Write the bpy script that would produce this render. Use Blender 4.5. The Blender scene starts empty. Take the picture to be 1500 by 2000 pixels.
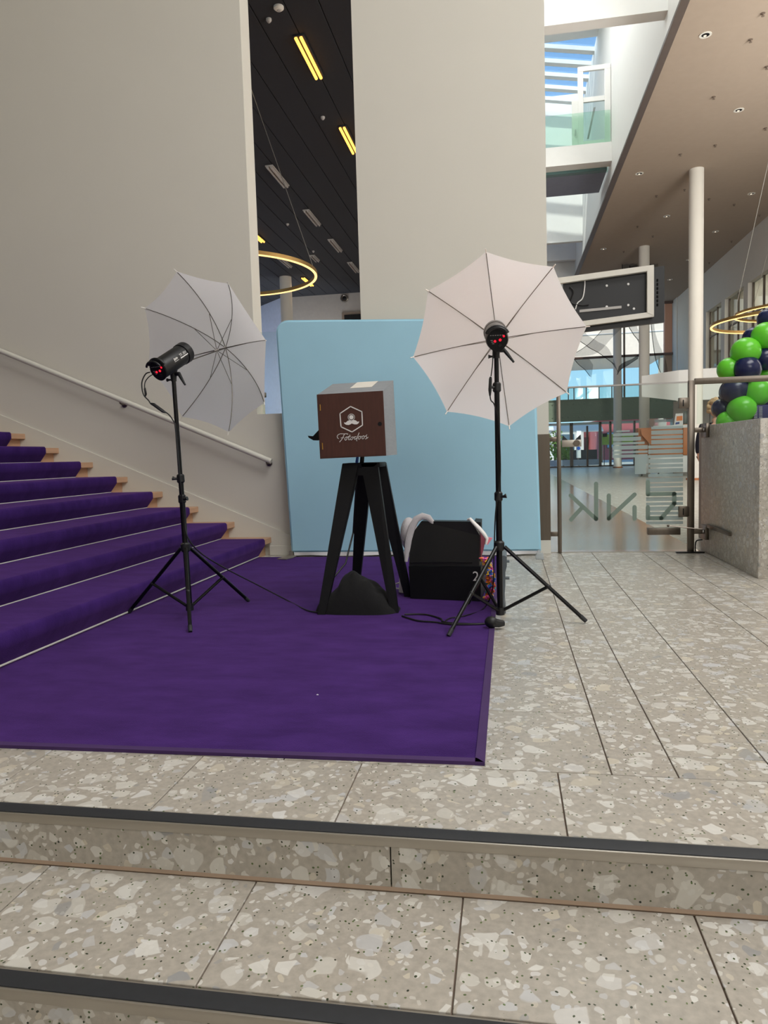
import bpy, bmesh, math, random
from math import sin, cos, pi, radians as rad
from mathutils import Vector as V, Matrix
random.seed(7)
S = bpy.context.scene
C = S.collection

# ------------------------------------------------------------------ camera
F = 1386.4                                     # focal length in pixels of a 1500 x 2000 frame
YAW, PIT, ROL = -.17353, -.0798955, -.0299095
CAM = V((0, 0, 1.0))
fw = V((sin(YAW)*cos(PIT), cos(YAW)*cos(PIT), sin(PIT)))
r0 = V((cos(YAW), -sin(YAW), 0)); u0 = r0.cross(fw)
rt = cos(ROL)*r0 + sin(ROL)*u0; up = -sin(ROL)*r0 + cos(ROL)*u0
cd = bpy.data.cameras.new('camera'); co = bpy.data.objects.new('camera', cd); C.objects.link(co)
cd.sensor_fit = 'VERTICAL'; cd.sensor_height = 36; cd.lens = F/2000*36; cd.clip_start = .05; cd.clip_end = 400
co.matrix_world = Matrix(((rt.x, up.x, -fw.x, CAM.x), (rt.y, up.y, -fw.y, CAM.y), (rt.z, up.z, -fw.z, CAM.z), (0, 0, 0, 1)))
S.camera = co
# ------------------------------------------------------------------ world
W = bpy.data.worlds.new('sky'); S.world = W; W.use_nodes = True
wn = W.node_tree.nodes; wl_ = W.node_tree.links; wn.clear()
wo = wn.new('ShaderNodeOutputWorld'); wb = wn.new('ShaderNodeBackground'); wr = wn.new('ShaderNodeValToRGB')
wt = wn.new('ShaderNodeTexCoord'); ws = wn.new('ShaderNodeSeparateXYZ')
wl_.new(wt.outputs['Generated'], ws.inputs[0]); wl_.new(ws.outputs['Z'], wr.inputs[0])
wl_.new(wr.outputs[0], wb.inputs[0]); wl_.new(wb.outputs[0], wo.inputs[0])
e = wr.color_ramp.elements
e[0].position = 0.0; e[0].color = (.54, .84, 1, 1); e[1].position = .75; e[1].color = (.13, .36, .86, 1)
m_ = e.new(.2); m_.color = (.34, .69, 1, 1)
m_ = e.new(.4); m_.color = (.19, .46, .95, 1)
wb.inputs[1].default_value = 1.12
# ------------------------------------------------------------------ sun, added area fills, daylight over the atrium glazing, gallery lamps
def sun(az, el, st, col=(1, .95, .87)):
    l = bpy.data.lights.new('sun', 'SUN'); l.energy = st; l.angle = rad(1); l.color = col
    o = bpy.data.objects.new('sun', l); C.objects.link(o)
    d = V((sin(rad(az))*cos(rad(el)), cos(rad(az))*cos(rad(el)), sin(rad(el))))
    o.rotation_euler = d.to_track_quat('Z', 'Y').to_euler()
def area(name, loc, aim, sx, sy, en, col=(1, 1, 1)):
    l = bpy.data.lights.new(name, 'AREA'); l.shape = 'RECTANGLE'; l.size = sx; l.size_y = sy; l.energy = en; l.color = col
    o = bpy.data.objects.new(name, l); C.objects.link(o); o.location = loc
    o.rotation_euler = (V(aim)-V(loc)).to_track_quat('-Z', 'Y').to_euler()
sun(207, 50, 4.2)
area('roof_light_foyer', (3.5, 2.6, 9.1), (2.0, 4.0, 0), 7, 5.5, 930, (1, .995, .985))  # added fill under the closed foyer ceiling, no opening above it
area('window_light_foyer', (3.2, -4.6, 4.9), (-.4, 7, 2.0), 5.5, 3.2, 270, (1, .985, .96))  # added fill behind the camera, before a solid wall without windows
area('roof_light_atrium', (1.4, 12, 14.6), (1.4, 12, 0), 3.2, 6, 300, (.97, .99, 1))  # added fill below the closed part of the atrium roof
area('roof_light_atrium', (1.4, 20.5, 14.6), (1.6, 20, 0), 3.2, 8, 330, (.97, .99, 1))  # second added fill under the closed roof, ahead of the glazing
area('roof_light_atrium', (1.4, 28, 18.5), (1.6, 28, 0), 5, 8, 500, (.97, .99, 1))
area('window_light_hall', (8.0, 9.5, 4.6), (5.0, 26, 5.4), 2.6, 5, 900, (1, .98, .95))  # unseen fill added to brighten parapet, columns and soffit
area('hall_daylight', (8.7, 17, 5.8), (0, 20, 2), 9, 4, 380, (1, .98, .96))  # unseen side fill added before the solid right wall
area('side_window_dark_hall', (-8.3, 32.2, 3.0), (-12.6, 35.9, 4.2), 3, 4, 420, (.86, .93, 1))  # cool fill added inside the hall to brighten its pale wall
area('gallery_lamps', (10.3, 32, 8.6), (10.3, 32, 0), .8, 12, 160, (1, .88, .74))
S.view_settings.view_transform = 'Standard'; S.view_settings.look = 'None'
S.view_settings.exposure = 0.0; S.view_settings.gamma = 1; S.view_settings.use_curve_mapping = False

# ------------------------------------------------------------------ helpers
def ray(x, y): return fw + rt*((x-750)/F) - up*((y-1000)/F)
def at(x, y, Y):                                # the point seen at pixel x, y that lies at depth Y
    d = ray(x, y); return CAM + d*(Y/d.y)
def az(x, y, Z=0):                              # ... at height Z
    d = ray(x, y); return CAM + d*((Z-1)/d.z)
def axx(x, y, X):
    d = ray(x, y); return CAM + d*(X/d.x)
class MB:
    def __init__(s): s.v = []; s.f = []
    def add(s, vs, fs):
        n = len(s.v); s.v += [V(p) for p in vs]; s.f += [[i+n for i in f] for f in fs]; return s
    def bm(s, b):
        b.verts.index_update(); s.add([v.co.copy() for v in b.verts], [[v.index for v in f.verts] for f in b.faces]); b.free(); return s
    def obox(s, c, ax, ay, azz, bev=0, seg=2):
        b = bmesh.new(); bmesh.ops.create_cube(b, size=2)
        c, ax, ay, azz = V(c), V(ax), V(ay), V(azz)
        for v in b.verts: p = v.co; v.co = c + ax*p.x + ay*p.y + azz*p.z
        bmesh.ops.recalc_face_normals(b, faces=b.faces)
        if bev: bmesh.ops.bevel(b, geom=list(b.edges), offset=bev, segments=seg, affect='EDGES', profile=.5)
        return s.bm(b)
    def box(s, x0, x1, y0, y1, z0, z1, bev=0, seg=2):
        return s.obox(((x0+x1)/2, (y0+y1)/2, (z0+z1)/2), (abs(x1-x0)/2, 0, 0), (0, abs(y1-y0)/2, 0), (0, 0, abs(z1-z0)/2), bev, seg)
    def tube(s, pts, r, n=8, flat=1, closed=False, nrm=None):
        pts = [V(p) for p in pts]; k = len(pts); R = r if isinstance(r, (list, tuple)) else [r]*k
        vs = []; prev = V(nrm) if nrm else None
        for i, p in enumerate(pts):
            if closed: t = (pts[(i+1) % k]-pts[i-1])
            else: t = pts[min(i+1, k-1)]-pts[max(i-1, 0)]
            t.normalize()
            if prev is None:
                prev = t.cross(V((0, 0, 1)))
                if prev.length < .05: prev = t.cross(V((1, 0, 0)))
            a = (prev - t*prev.dot(t)).normalized(); prev = a; b = t.cross(a)
            for j in range(n):
                an = 2*pi*j/n; vs.append(p + a*(R[i]*cos(an)) + b*(R[i]*flat*sin(an)))
        fs = []
        for i in range(k if closed else k-1):
            for j in range(n):
                q = (i+1) % k
                fs.append([i*n+j, i*n+(j+1) % n, q*n+(j+1) % n, q*n+j])
        if not closed: fs += [list(range(n))[::-1], [(k-1)*n+j for j in range(n)]]
        return s.add(vs, fs)
    def lathe(s, c, ax, prof, n=24):            # prof: (distance along axis, radius)
        ax = V(ax).normalized(); a = ax.cross(V((0, 0, 1)))
        if a.length < .05: a = ax.cross(V((1, 0, 0)))
        a.normalize(); b = ax.cross(a); c = V(c); vs = []; fs = []
        for h, r in prof:
            for j in range(n): an = 2*pi*j/n; vs.append(c + ax*h + (a*cos(an)+b*sin(an))*r)
        for i in range(len(prof)-1):
            for j in range(n): fs.append([i*n+j, i*n+(j+1) % n, (i+1)*n+(j+1) % n, (i+1)*n+j])
        fs += [list(range(n))[::-1], [(len(prof)-1)*n+j for j in range(n)]]
        return s.add(vs, fs)
    def ball(s, c, r, n=16, m=10, fn=None):
        r = V(r) if not isinstance(r, (int, float)) else V((r, r, r)); vs = [V(c)+V((0, 0, r.z))]; fs = []
        for i in range(1, m):
            th = pi*i/m
            for j in range(n):
                an = 2*pi*j/n; vs.append(V(c)+V((r.x*sin(th)*cos(an), r.y*sin(th)*sin(an), r.z*cos(th))))
        vs.append(V(c)-V((0, 0, r.z)))
        for j in range(n): fs.append([0, 1+j, 1+(j+1) % n])
        for i in range(m-2):
            for j in range(n): fs.append([1+i*n+j, 1+(i+1)*n+j, 1+(i+1)*n+(j+1) % n, 1+i*n+(j+1) % n])
        L = len(vs)-1
        for j in range(n): fs.append([L, 1+(m-2)*n+(j+1) % n, 1+(m-2)*n+j])
        return s.add(vs, fs)
    def prism(s, poly, ext):
        poly = [V(p) for p in poly]; ext = V(ext); k = len(poly)
        return s.add(poly+[p+ext for p in poly], [list(range(k))[::-1], [k+i for i in range(k)]]+[[i, (i+1) % k, k+(i+1) % k, k+i] for i in range(k)])
    def grid(s, fn, nu, nv):
        vs = [fn(i/nu, j/nv) for i in range(nu+1) for j in range(nv+1)]
        return s.add(vs, [[i*(nv+1)+j, (i+1)*(nv+1)+j, (i+1)*(nv+1)+j+1, i*(nv+1)+j+1] for i in range(nu) for j in range(nv)])
    def ring(s, c, R, w, h, n=72):              # square-section hoop
        c = V(c); vs = []; fs = []
        for i in range(n):
            a = 2*pi*i/n; d = V((cos(a), sin(a), 0))
            for rr, zz in ((R-w, -h), (R+w, -h), (R+w, h), (R-w, h)): vs.append(c+d*rr+V((0, 0, zz)))
        for i in range(n):
            for j in range(4): fs.append([i*4+j, i*4+(j+1) % 4, ((i+1) % n)*4+(j+1) % 4, ((i+1) % n)*4+j])
        return s.add(vs, fs)
    def strokes(s, lines, Y, w, th=.002, n=10, conv=None):
        """flat round-ended strokes on the plane at depth Y, from picture-measured points"""
        conv = conv or (lambda p: at(p[0], p[1], Y))
        for ln in lines:
            P = [conv(p) for p in ln]
            for a, b in zip(P[:-1], P[1:]):
                d = V((b.x-a.x, 0, b.z-a.z)); an = math.atan2(d.z, d.x); poly = []
                for k in range(n//2+1): t = an+pi/2+pi*k/(n//2); poly.append(V((a.x+w*cos(t), a.y, a.z+w*sin(t))))
                for k in range(n//2+1): t = an-pi/2+pi*k/(n//2); poly.append(V((b.x+w*cos(t), b.y, b.z+w*sin(t))))
                s.prism(poly, (0, -th, 0))
        return s
def wloc(o):
    p = V((0, 0, 0))
    while o: p += o.location; o = o.parent
    return p
def build(mb, name, mat, parent=None, smooth=35, label=None, origin=None):
    me = bpy.data.meshes.new(name)
    if parent: off = wloc(parent)
    else:
        xs = [p.x for p in mb.v]; ys = [p.y for p in mb.v]; zs = [p.z for p in mb.v]
        off = V(origin) if origin else V(((min(xs)+max(xs))/2, (min(ys)+max(ys))/2, min(zs)))
    me.from_pydata([p-off for p in mb.v], [], mb.f)
    b = bmesh.new(); b.from_mesh(me); bmesh.ops.recalc_face_normals(b, faces=b.faces); b.to_mesh(me); b.free()
    if smooth:
        me.polygons.foreach_set('use_smooth', [True]*len(me.polygons))
        try: me.set_sharp_from_angle(angle=rad(smooth))
        except Exception: pass
    me.materials.append(mat)
    o = bpy.data.objects.new(name, me); C.objects.link(o)
    if parent: o.parent = parent
    else: o.location = off
    if label: o['label'] = label
    return o
def thing(name, label, cat, loc=(0, 0, 0), group=None):
    o = bpy.data.objects.new(name, None); C.objects.link(o); o.location = loc; o.empty_display_size = .1
    o['label'] = label; o['category'] = cat
    if group: o['group'] = group
    return o
def solo(mb, name, mat, label, cat, group=None, smooth=35):
    o = build(mb, name, mat, None, smooth); o['label'] = label; o['category'] = cat
    if group: o['group'] = group
    return o
def struct(mb, name, mat, parent=None, smooth=0):
    o = build(mb, name, mat, parent, smooth)
    if not parent: o['kind'] = 'structure'
    return o
def sgroup(name, loc=(0, 0, 0)):
    o = bpy.data.objects.new(name, None); C.objects.link(o); o.location = loc; o['kind'] = 'structure'; o.empty_display_size = .1; return o
def dup(root, loc, label=None):
    def rec(o, par):
        c = o.copy(); C.objects.link(c)
        if par: c.parent = par
        for k in list(o.children): rec(k, c)
        return c
    r = rec(root, None); r.location = loc
    if label: r['label'] = label
    return r
def text_mb(txt, size, origin, xd, yd, th=.001, shear=0, align='LEFT'):
    cu = bpy.data.curves.new('t', 'FONT'); cu.body = txt; cu.size = size; cu.resolution_u = 3; cu.extrude = .0001; cu.shear = shear; cu.align_x = align
    o = bpy.data.objects.new('t', cu); C.objects.link(o); dg = bpy.context.evaluated_depsgraph_get(); dg.update()
    me = bpy.data.meshes.new_from_object(o.evaluated_get(dg))
    xd, yd, og = V(xd), V(yd), V(origin); nd = xd.cross(yd)
    mb = MB().add([og+xd*v.co.x+yd*v.co.y+nd*(v.co.z*th/.0001) for v in me.vertices], [list(p.vertices) for p in me.polygons])
    bpy.data.objects.remove(o); bpy.data.curves.remove(cu); bpy.data.meshes.remove(me); return mb

# ------------------------------------------------------------------ materials
def lin(c):
    f = lambda x: (x/255/12.92 if x/255 <= .04045 else ((x/255+.055)/1.055)**2.4)
    return (f(c[0]), f(c[1]), f(c[2]), 1)
def nodes(name):
    m = bpy.data.materials.new(name); m.use_nodes = True; t = m.node_tree; t.nodes.clear()
    o = t.nodes.new('ShaderNodeOutputMaterial'); return m, t, o
def N(t, k, **kw):
    n = t.nodes.new('ShaderNode'+k)
    for a, b in kw.items(): setattr(n, a, b)
    return n
def mixc(t, fac, a, b, mode='MIX'):
    n = N(t, 'Mix', data_type='RGBA', blend_type=mode)
    for s, i in ((fac, 0), (a, 6), (b, 7)):
        if isinstance(s, (int, float)): n.inputs[i].default_value = s
        elif isinstance(s, tuple): n.inputs[i].default_value = s
        else: t.links.new(s, n.inputs[i])
    return n.outputs[2]
def math_(t, op, a, b=0.0, clamp=False):
    n = N(t, 'Math', operation=op, use_clamp=clamp)
    for s, i in ((a, 0), (b, 1)):
        if isinstance(s, (int, float)): n.inputs[i].default_value = s
        else: t.links.new(s, n.inputs[i])
    return n.outputs[0]
def ramp(t, x, a, b):
    n = N(t, 'MapRange'); t.links.new(x, n.inputs[0]); n.inputs[1].default_value = a; n.inputs[2].default_value = b; return n.outputs[0]
def mat(name, col, rough=.6, metal=0, var=.05, scale=6, bump=0, bscale=60, spec=.5, sheen=0, stretch=None):
    m, t, o = nodes(name); p = N(t, 'BsdfPrincipled'); t.links.new(p.outputs[0], o.inputs[0])
    c = lin(col); g = N(t, 'NewGeometry'); pos = g.outputs['Position']
    if stretch:
        mp = N(t, 'Mapping'); mp.inputs['Scale'].default_value = stretch; t.links.new(pos, mp.inputs[0]); pos = mp.outputs[0]
    nz = N(t, 'TexNoise'); nz.inputs['Scale'].default_value = scale; nz.inputs['Detail'].default_value = 4; t.links.new(pos, nz.inputs['Vector'])
    d = tuple(max(0, x*(1-var*2)) for x in c[:3])+(1,); l = tuple(min(1, x*(1+var*2)) for x in c[:3])+(1,)
    t.links.new(mixc(t, nz.outputs[0], d, l), p.inputs['Base Color'])
    p.inputs['Roughness'].default_value = rough; p.inputs['Metallic'].default_value = metal; p.inputs['Specular IOR Level'].default_value = spec
    if sheen: p.inputs['Sheen Weight'].default_value = sheen; p.inputs['Sheen Roughness'].default_value = .4
    if bump:
        n2 = N(t, 'TexNoise'); n2.inputs['Scale'].default_value = bscale; n2.inputs['Detail'].default_value = 3; t.links.new(pos, n2.inputs['Vector'])
        bp = N(t, 'Bump'); bp.inputs['Strength'].default_value = bump; bp.inputs['Distance'].default_value = .01
        t.links.new(n2.outputs[0], bp.inputs['Height']); t.links.new(bp.outputs[0], p.inputs['Normal'])
    return m
def emit(name, col, st):
    m, t, o = nodes(name); em = N(t, 'Emission'); em.inputs[0].default_value = lin(col); em.inputs[1].default_value = st
    t.links.new(em.outputs[0], o.inputs[0]); return m
def glass(name, tint=(235, 245, 240), refl=.06):
    m, t, o = nodes(name); tr = N(t, 'BsdfTransparent'); tr.inputs[0].default_value = lin(tint); gl = N(t, 'BsdfGlossy'); gl.inputs['Roughness'].default_value = .02
    lw = N(t, 'LayerWeight'); lw.inputs[0].default_value = .35
    f = math_(t, 'ADD', math_(t, 'MULTIPLY', lw.outputs['Fresnel'], .22), refl*.3, True)
    mx = N(t, 'MixShader'); t.links.new(f, mx.inputs[0]); t.links.new(tr.outputs[0], mx.inputs[1]); t.links.new(gl.outputs[0], mx.inputs[2]); t.links.new(mx.outputs[0], o.inputs[0]); return m
def sheer(name, col, opacity, trans=.5):        # thin fabric, frosted film: part see-through
    m, t, o = nodes(name); tr = N(t, 'BsdfTransparent'); d = N(t, 'BsdfDiffuse'); d.inputs[0].default_value = lin(col)
    tl = N(t, 'BsdfTranslucent'); tl.inputs[0].default_value = lin(col); a = N(t, 'MixShader'); a.inputs[0].default_value = trans
    t.links.new(d.outputs[0], a.inputs[1]); t.links.new(tl.outputs[0], a.inputs[2])
    if opacity >= 1: t.links.new(a.outputs[0], o.inputs[0]); return m
    b = N(t, 'MixShader'); b.inputs[0].default_value = opacity; t.links.new(tr.outputs[0], b.inputs[1]); t.links.new(a.outputs[0], b.inputs[2]); t.links.new(b.outputs[0], o.inputs[0]); return m
def terrazzo(name, base, chip=1.0, rough=.28, tint=(1, 1, 1), fine=1.0):
    m, t, o = nodes(name); p = N(t, 'BsdfPrincipled'); t.links.new(p.outputs[0], o.inputs[0]); g = N(t, 'NewGeometry'); oi = N(t, 'ObjectInfo')
    vm = N(t, 'VectorMath', operation='MULTIPLY_ADD'); vm.inputs[0].default_value = (37, 53, 71)
    cx = N(t, 'CombineXYZ'); [t.links.new(oi.outputs['Random'], cx.inputs[i]) for i in range(3)]
    t.links.new(cx.outputs[0], vm.inputs[1]); t.links.new(g.outputs['Position'], vm.inputs[2])
    wz = N(t, 'TexNoise'); wz.inputs['Scale'].default_value = 9; t.links.new(vm.outputs[0], wz.inputs['Vector'])
    w2 = N(t, 'VectorMath', operation='MULTIPLY_ADD'); t.links.new(wz.outputs['Color'], w2.inputs[0]); w2.inputs[1].default_value = (.045,)*3; t.links.new(vm.outputs[0], w2.inputs[2])
    P = w2.outputs[0]; T = lambda c: (lin(c)[0]*tint[0], lin(c)[1]*tint[1], lin(c)[2]*tint[2], 1)
    nb = N(t, 'TexNoise'); nb.inputs['Scale'].default_value = 55; nb.inputs['Detail'].default_value = 5; t.links.new(vm.outputs[0], nb.inputs['Vector'])
    b = lin(base); col = mixc(t, ramp(t, nb.outputs[0], .3, .7), tuple(x*.88 for x in b[:3])+(1,), tuple(min(1, x*1.1) for x in b[:3])+(1,))
    def layer(col, sc, prob, e0, pal):
        mp = N(t, 'VectorMath', operation='ADD'); mp.inputs[1].default_value = (sc*1.37, sc*.71, sc*.33); t.links.new(P, mp.inputs[0])
        v1 = N(t, 'TexVoronoi'); v1.inputs['Scale'].default_value = sc; t.links.new(mp.outputs[0], v1.inputs['Vector'])
        v2 = N(t, 'TexVoronoi', feature='DISTANCE_TO_EDGE'); v2.inputs['Scale'].default_value = sc; t.links.new(mp.outputs[0], v2.inputs['Vector'])
        sp = N(t, 'SeparateColor'); t.links.new(v1.outputs['Color'], sp.inputs[0])
        e2 = math_(t, 'ADD', e0, math_(t, 'MULTIPLY', sp.outputs[1], .12))
        mk = math_(t, 'MULTIPLY', math_(t, 'GREATER_THAN', sp.outputs[0], 1-prob), ramp(t, math_(t, 'SUBTRACT', v2.outputs[0], e2), 0, .03))
        mk = math_(t, 'MULTIPLY', mk, ramp(t, math_(t, 'SUBTRACT', .52, v1.outputs['Distance']), 0, .03))
        cr = N(t, 'ValToRGB'); cr.color_ramp.interpolation = 'CONSTANT'; t.links.new(sp.outputs[2], cr.inputs[0])
        el = cr.color_ramp.elements; el[0].color = T(pal[0][1]); el[0].position = 0; el[1].position = pal[1][0]; el[1].color = T(pal[1][1])
        for q, c in pal[2:]: x = el.new(q); x.color = T(c)
        vn = N(t, 'TexNoise'); vn.inputs['Scale'].default_value = 30; t.links.new(P, vn.inputs['Vector'])
        cc = mixc(t, math_(t, 'MULTIPLY', vn.outputs[0], .22), cr.outputs[0], T((150, 145, 138)))
        return mixc(t, math_(t, 'MULTIPLY', mk, math_(t, 'ADD', .5, math_(t, 'MULTIPLY', sp.outputs[1], .45))), col, cc)
    pal = [(0, (222, 220, 213)), (.35, (212, 209, 200)), (.6, (200, 201, 202)), (.76, (208, 199, 180)), (.86, (220, 219, 216)), (.97, (150, 151, 152))]
    col = layer(col, 48*fine, .30*chip, .07, pal); col = layer(col, 26*fine, .30*chip, .07, pal); col = layer(col, 16.5*fine, .36*chip, .07, pal); col = layer(col, 11*fine, .40*chip, .08, pal)
    vs = N(t, 'TexVoronoi'); vs.inputs['Scale'].default_value = 95; t.links.new(P, vs.inputs['Vector']); ss = N(t, 'SeparateColor'); t.links.new(vs.outputs['Color'], ss.inputs[0])
    mk = math_(t, 'MULTIPLY', math_(t, 'GREATER_THAN', ss.outputs[0], .84), math_(t, 'LESS_THAN', vs.outputs['Distance'], .28))
    col = mixc(t, mk, col, mixc(t, ss.outputs[1], lin((35, 40, 28)), lin((100, 118, 70))))
    t.links.new(col, p.inputs['Base Color']); p.inputs['Roughness'].default_value = rough; p.inputs['Specular IOR Level'].default_value = .5
    return m
def velvet(name, c1, c2):
    m, t, o = nodes(name); p = N(t, 'BsdfPrincipled'); t.links.new(p.outputs[0], o.inputs[0]); g = N(t, 'NewGeometry')
    mp = N(t, 'Mapping'); mp.inputs['Scale'].default_value = (1, 2.2, 1); t.links.new(g.outputs['Position'], mp.inputs[0])
    a = N(t, 'TexNoise'); a.inputs['Scale'].default_value = 3.5; a.inputs['Detail'].default_value = 6; a.inputs['Roughness'].default_value = .65; t.links.new(mp.outputs[0], a.inputs['Vector'])
    b = N(t, 'TexNoise'); b.inputs['Scale'].default_value = 220; t.links.new(g.outputs['Position'], b.inputs['Vector'])
    f = math_(t, 'ADD', math_(t, 'MULTIPLY', ramp(t, a.outputs[0], .35, .7), .7), math_(t, 'MULTIPLY', b.outputs[0], .3))
    t.links.new(mixc(t, f, lin(c1), lin(c2)), p.inputs['Base Color']); p.inputs['Roughness'].default_value = .95; p.inputs['Specular IOR Level'].default_value = .1
    p.inputs['Sheen Weight'].default_value = .5; p.inputs['Sheen Roughness'].default_value = .4; p.inputs['Sheen Tint'].default_value = lin((160, 110, 190))
    bp = N(t, 'Bump'); bp.inputs['Strength'].default_value = .35; bp.inputs['Distance'].default_value = .004; t.links.new(b.outputs[0], bp.inputs['Height']); t.links.new(bp.outputs[0], p.inputs['Normal'])
    return m
def plankfloor(name):
    m, t, o = nodes(name); p = N(t, 'BsdfPrincipled'); t.links.new(p.outputs[0], o.inputs[0]); g = N(t, 'NewGeometry')
    br = N(t, 'TexBrick'); br.inputs['Scale'].default_value = 1; br.inputs['Brick Width'].default_value = 1.4; br.inputs['Row Height'].default_value = .1; br.inputs['Mortar Size'].default_value = .004
    br.inputs['Color1'].default_value = lin((196, 148, 100)); br.inputs['Color2'].default_value = lin((178, 126, 82)); br.inputs['Mortar'].default_value = lin((120, 82, 52))
    t.links.new(g.outputs['Position'], br.inputs['Vector']); t.links.new(br.outputs[0], p.inputs['Base Color']); p.inputs['Roughness'].default_value = .17; p.inputs['Specular IOR Level'].default_value = 1.0; p.inputs['Coat Weight'].default_value = .6; p.inputs['Coat Roughness'].default_value = .12; p.inputs['Coat IOR'].default_value = 1.7
    return m
def rainbow(name):
    m, t, o = nodes(name); p = N(t, 'BsdfPrincipled'); t.links.new(p.outputs[0], o.inputs[0]); g = N(t, 'NewGeometry')
    v = N(t, 'TexVoronoi'); v.inputs['Scale'].default_value = 26; t.links.new(g.outputs['Position'], v.inputs['Vector']); sp = N(t, 'SeparateColor'); t.links.new(v.outputs['Color'], sp.inputs[0])
    cr = N(t, 'ValToRGB'); cr.color_ramp.interpolation = 'CONSTANT'; t.links.new(sp.outputs[0], cr.inputs[0]); el = cr.color_ramp.elements
    el[0].color = lin((240, 90, 170)); el[1].position = .25; el[1].color = lin((250, 140, 40))
    for q, c in ((.45, (250, 205, 60)), (.6, (250, 120, 200)), (.75, (60, 120, 220)), (.88, (60, 180, 170))): x = el.new(q); x.color = lin(c)
    t.links.new(cr.outputs[0], p.inputs['Base Color']); p.inputs['Roughness'].default_value = .8; return m

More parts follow.
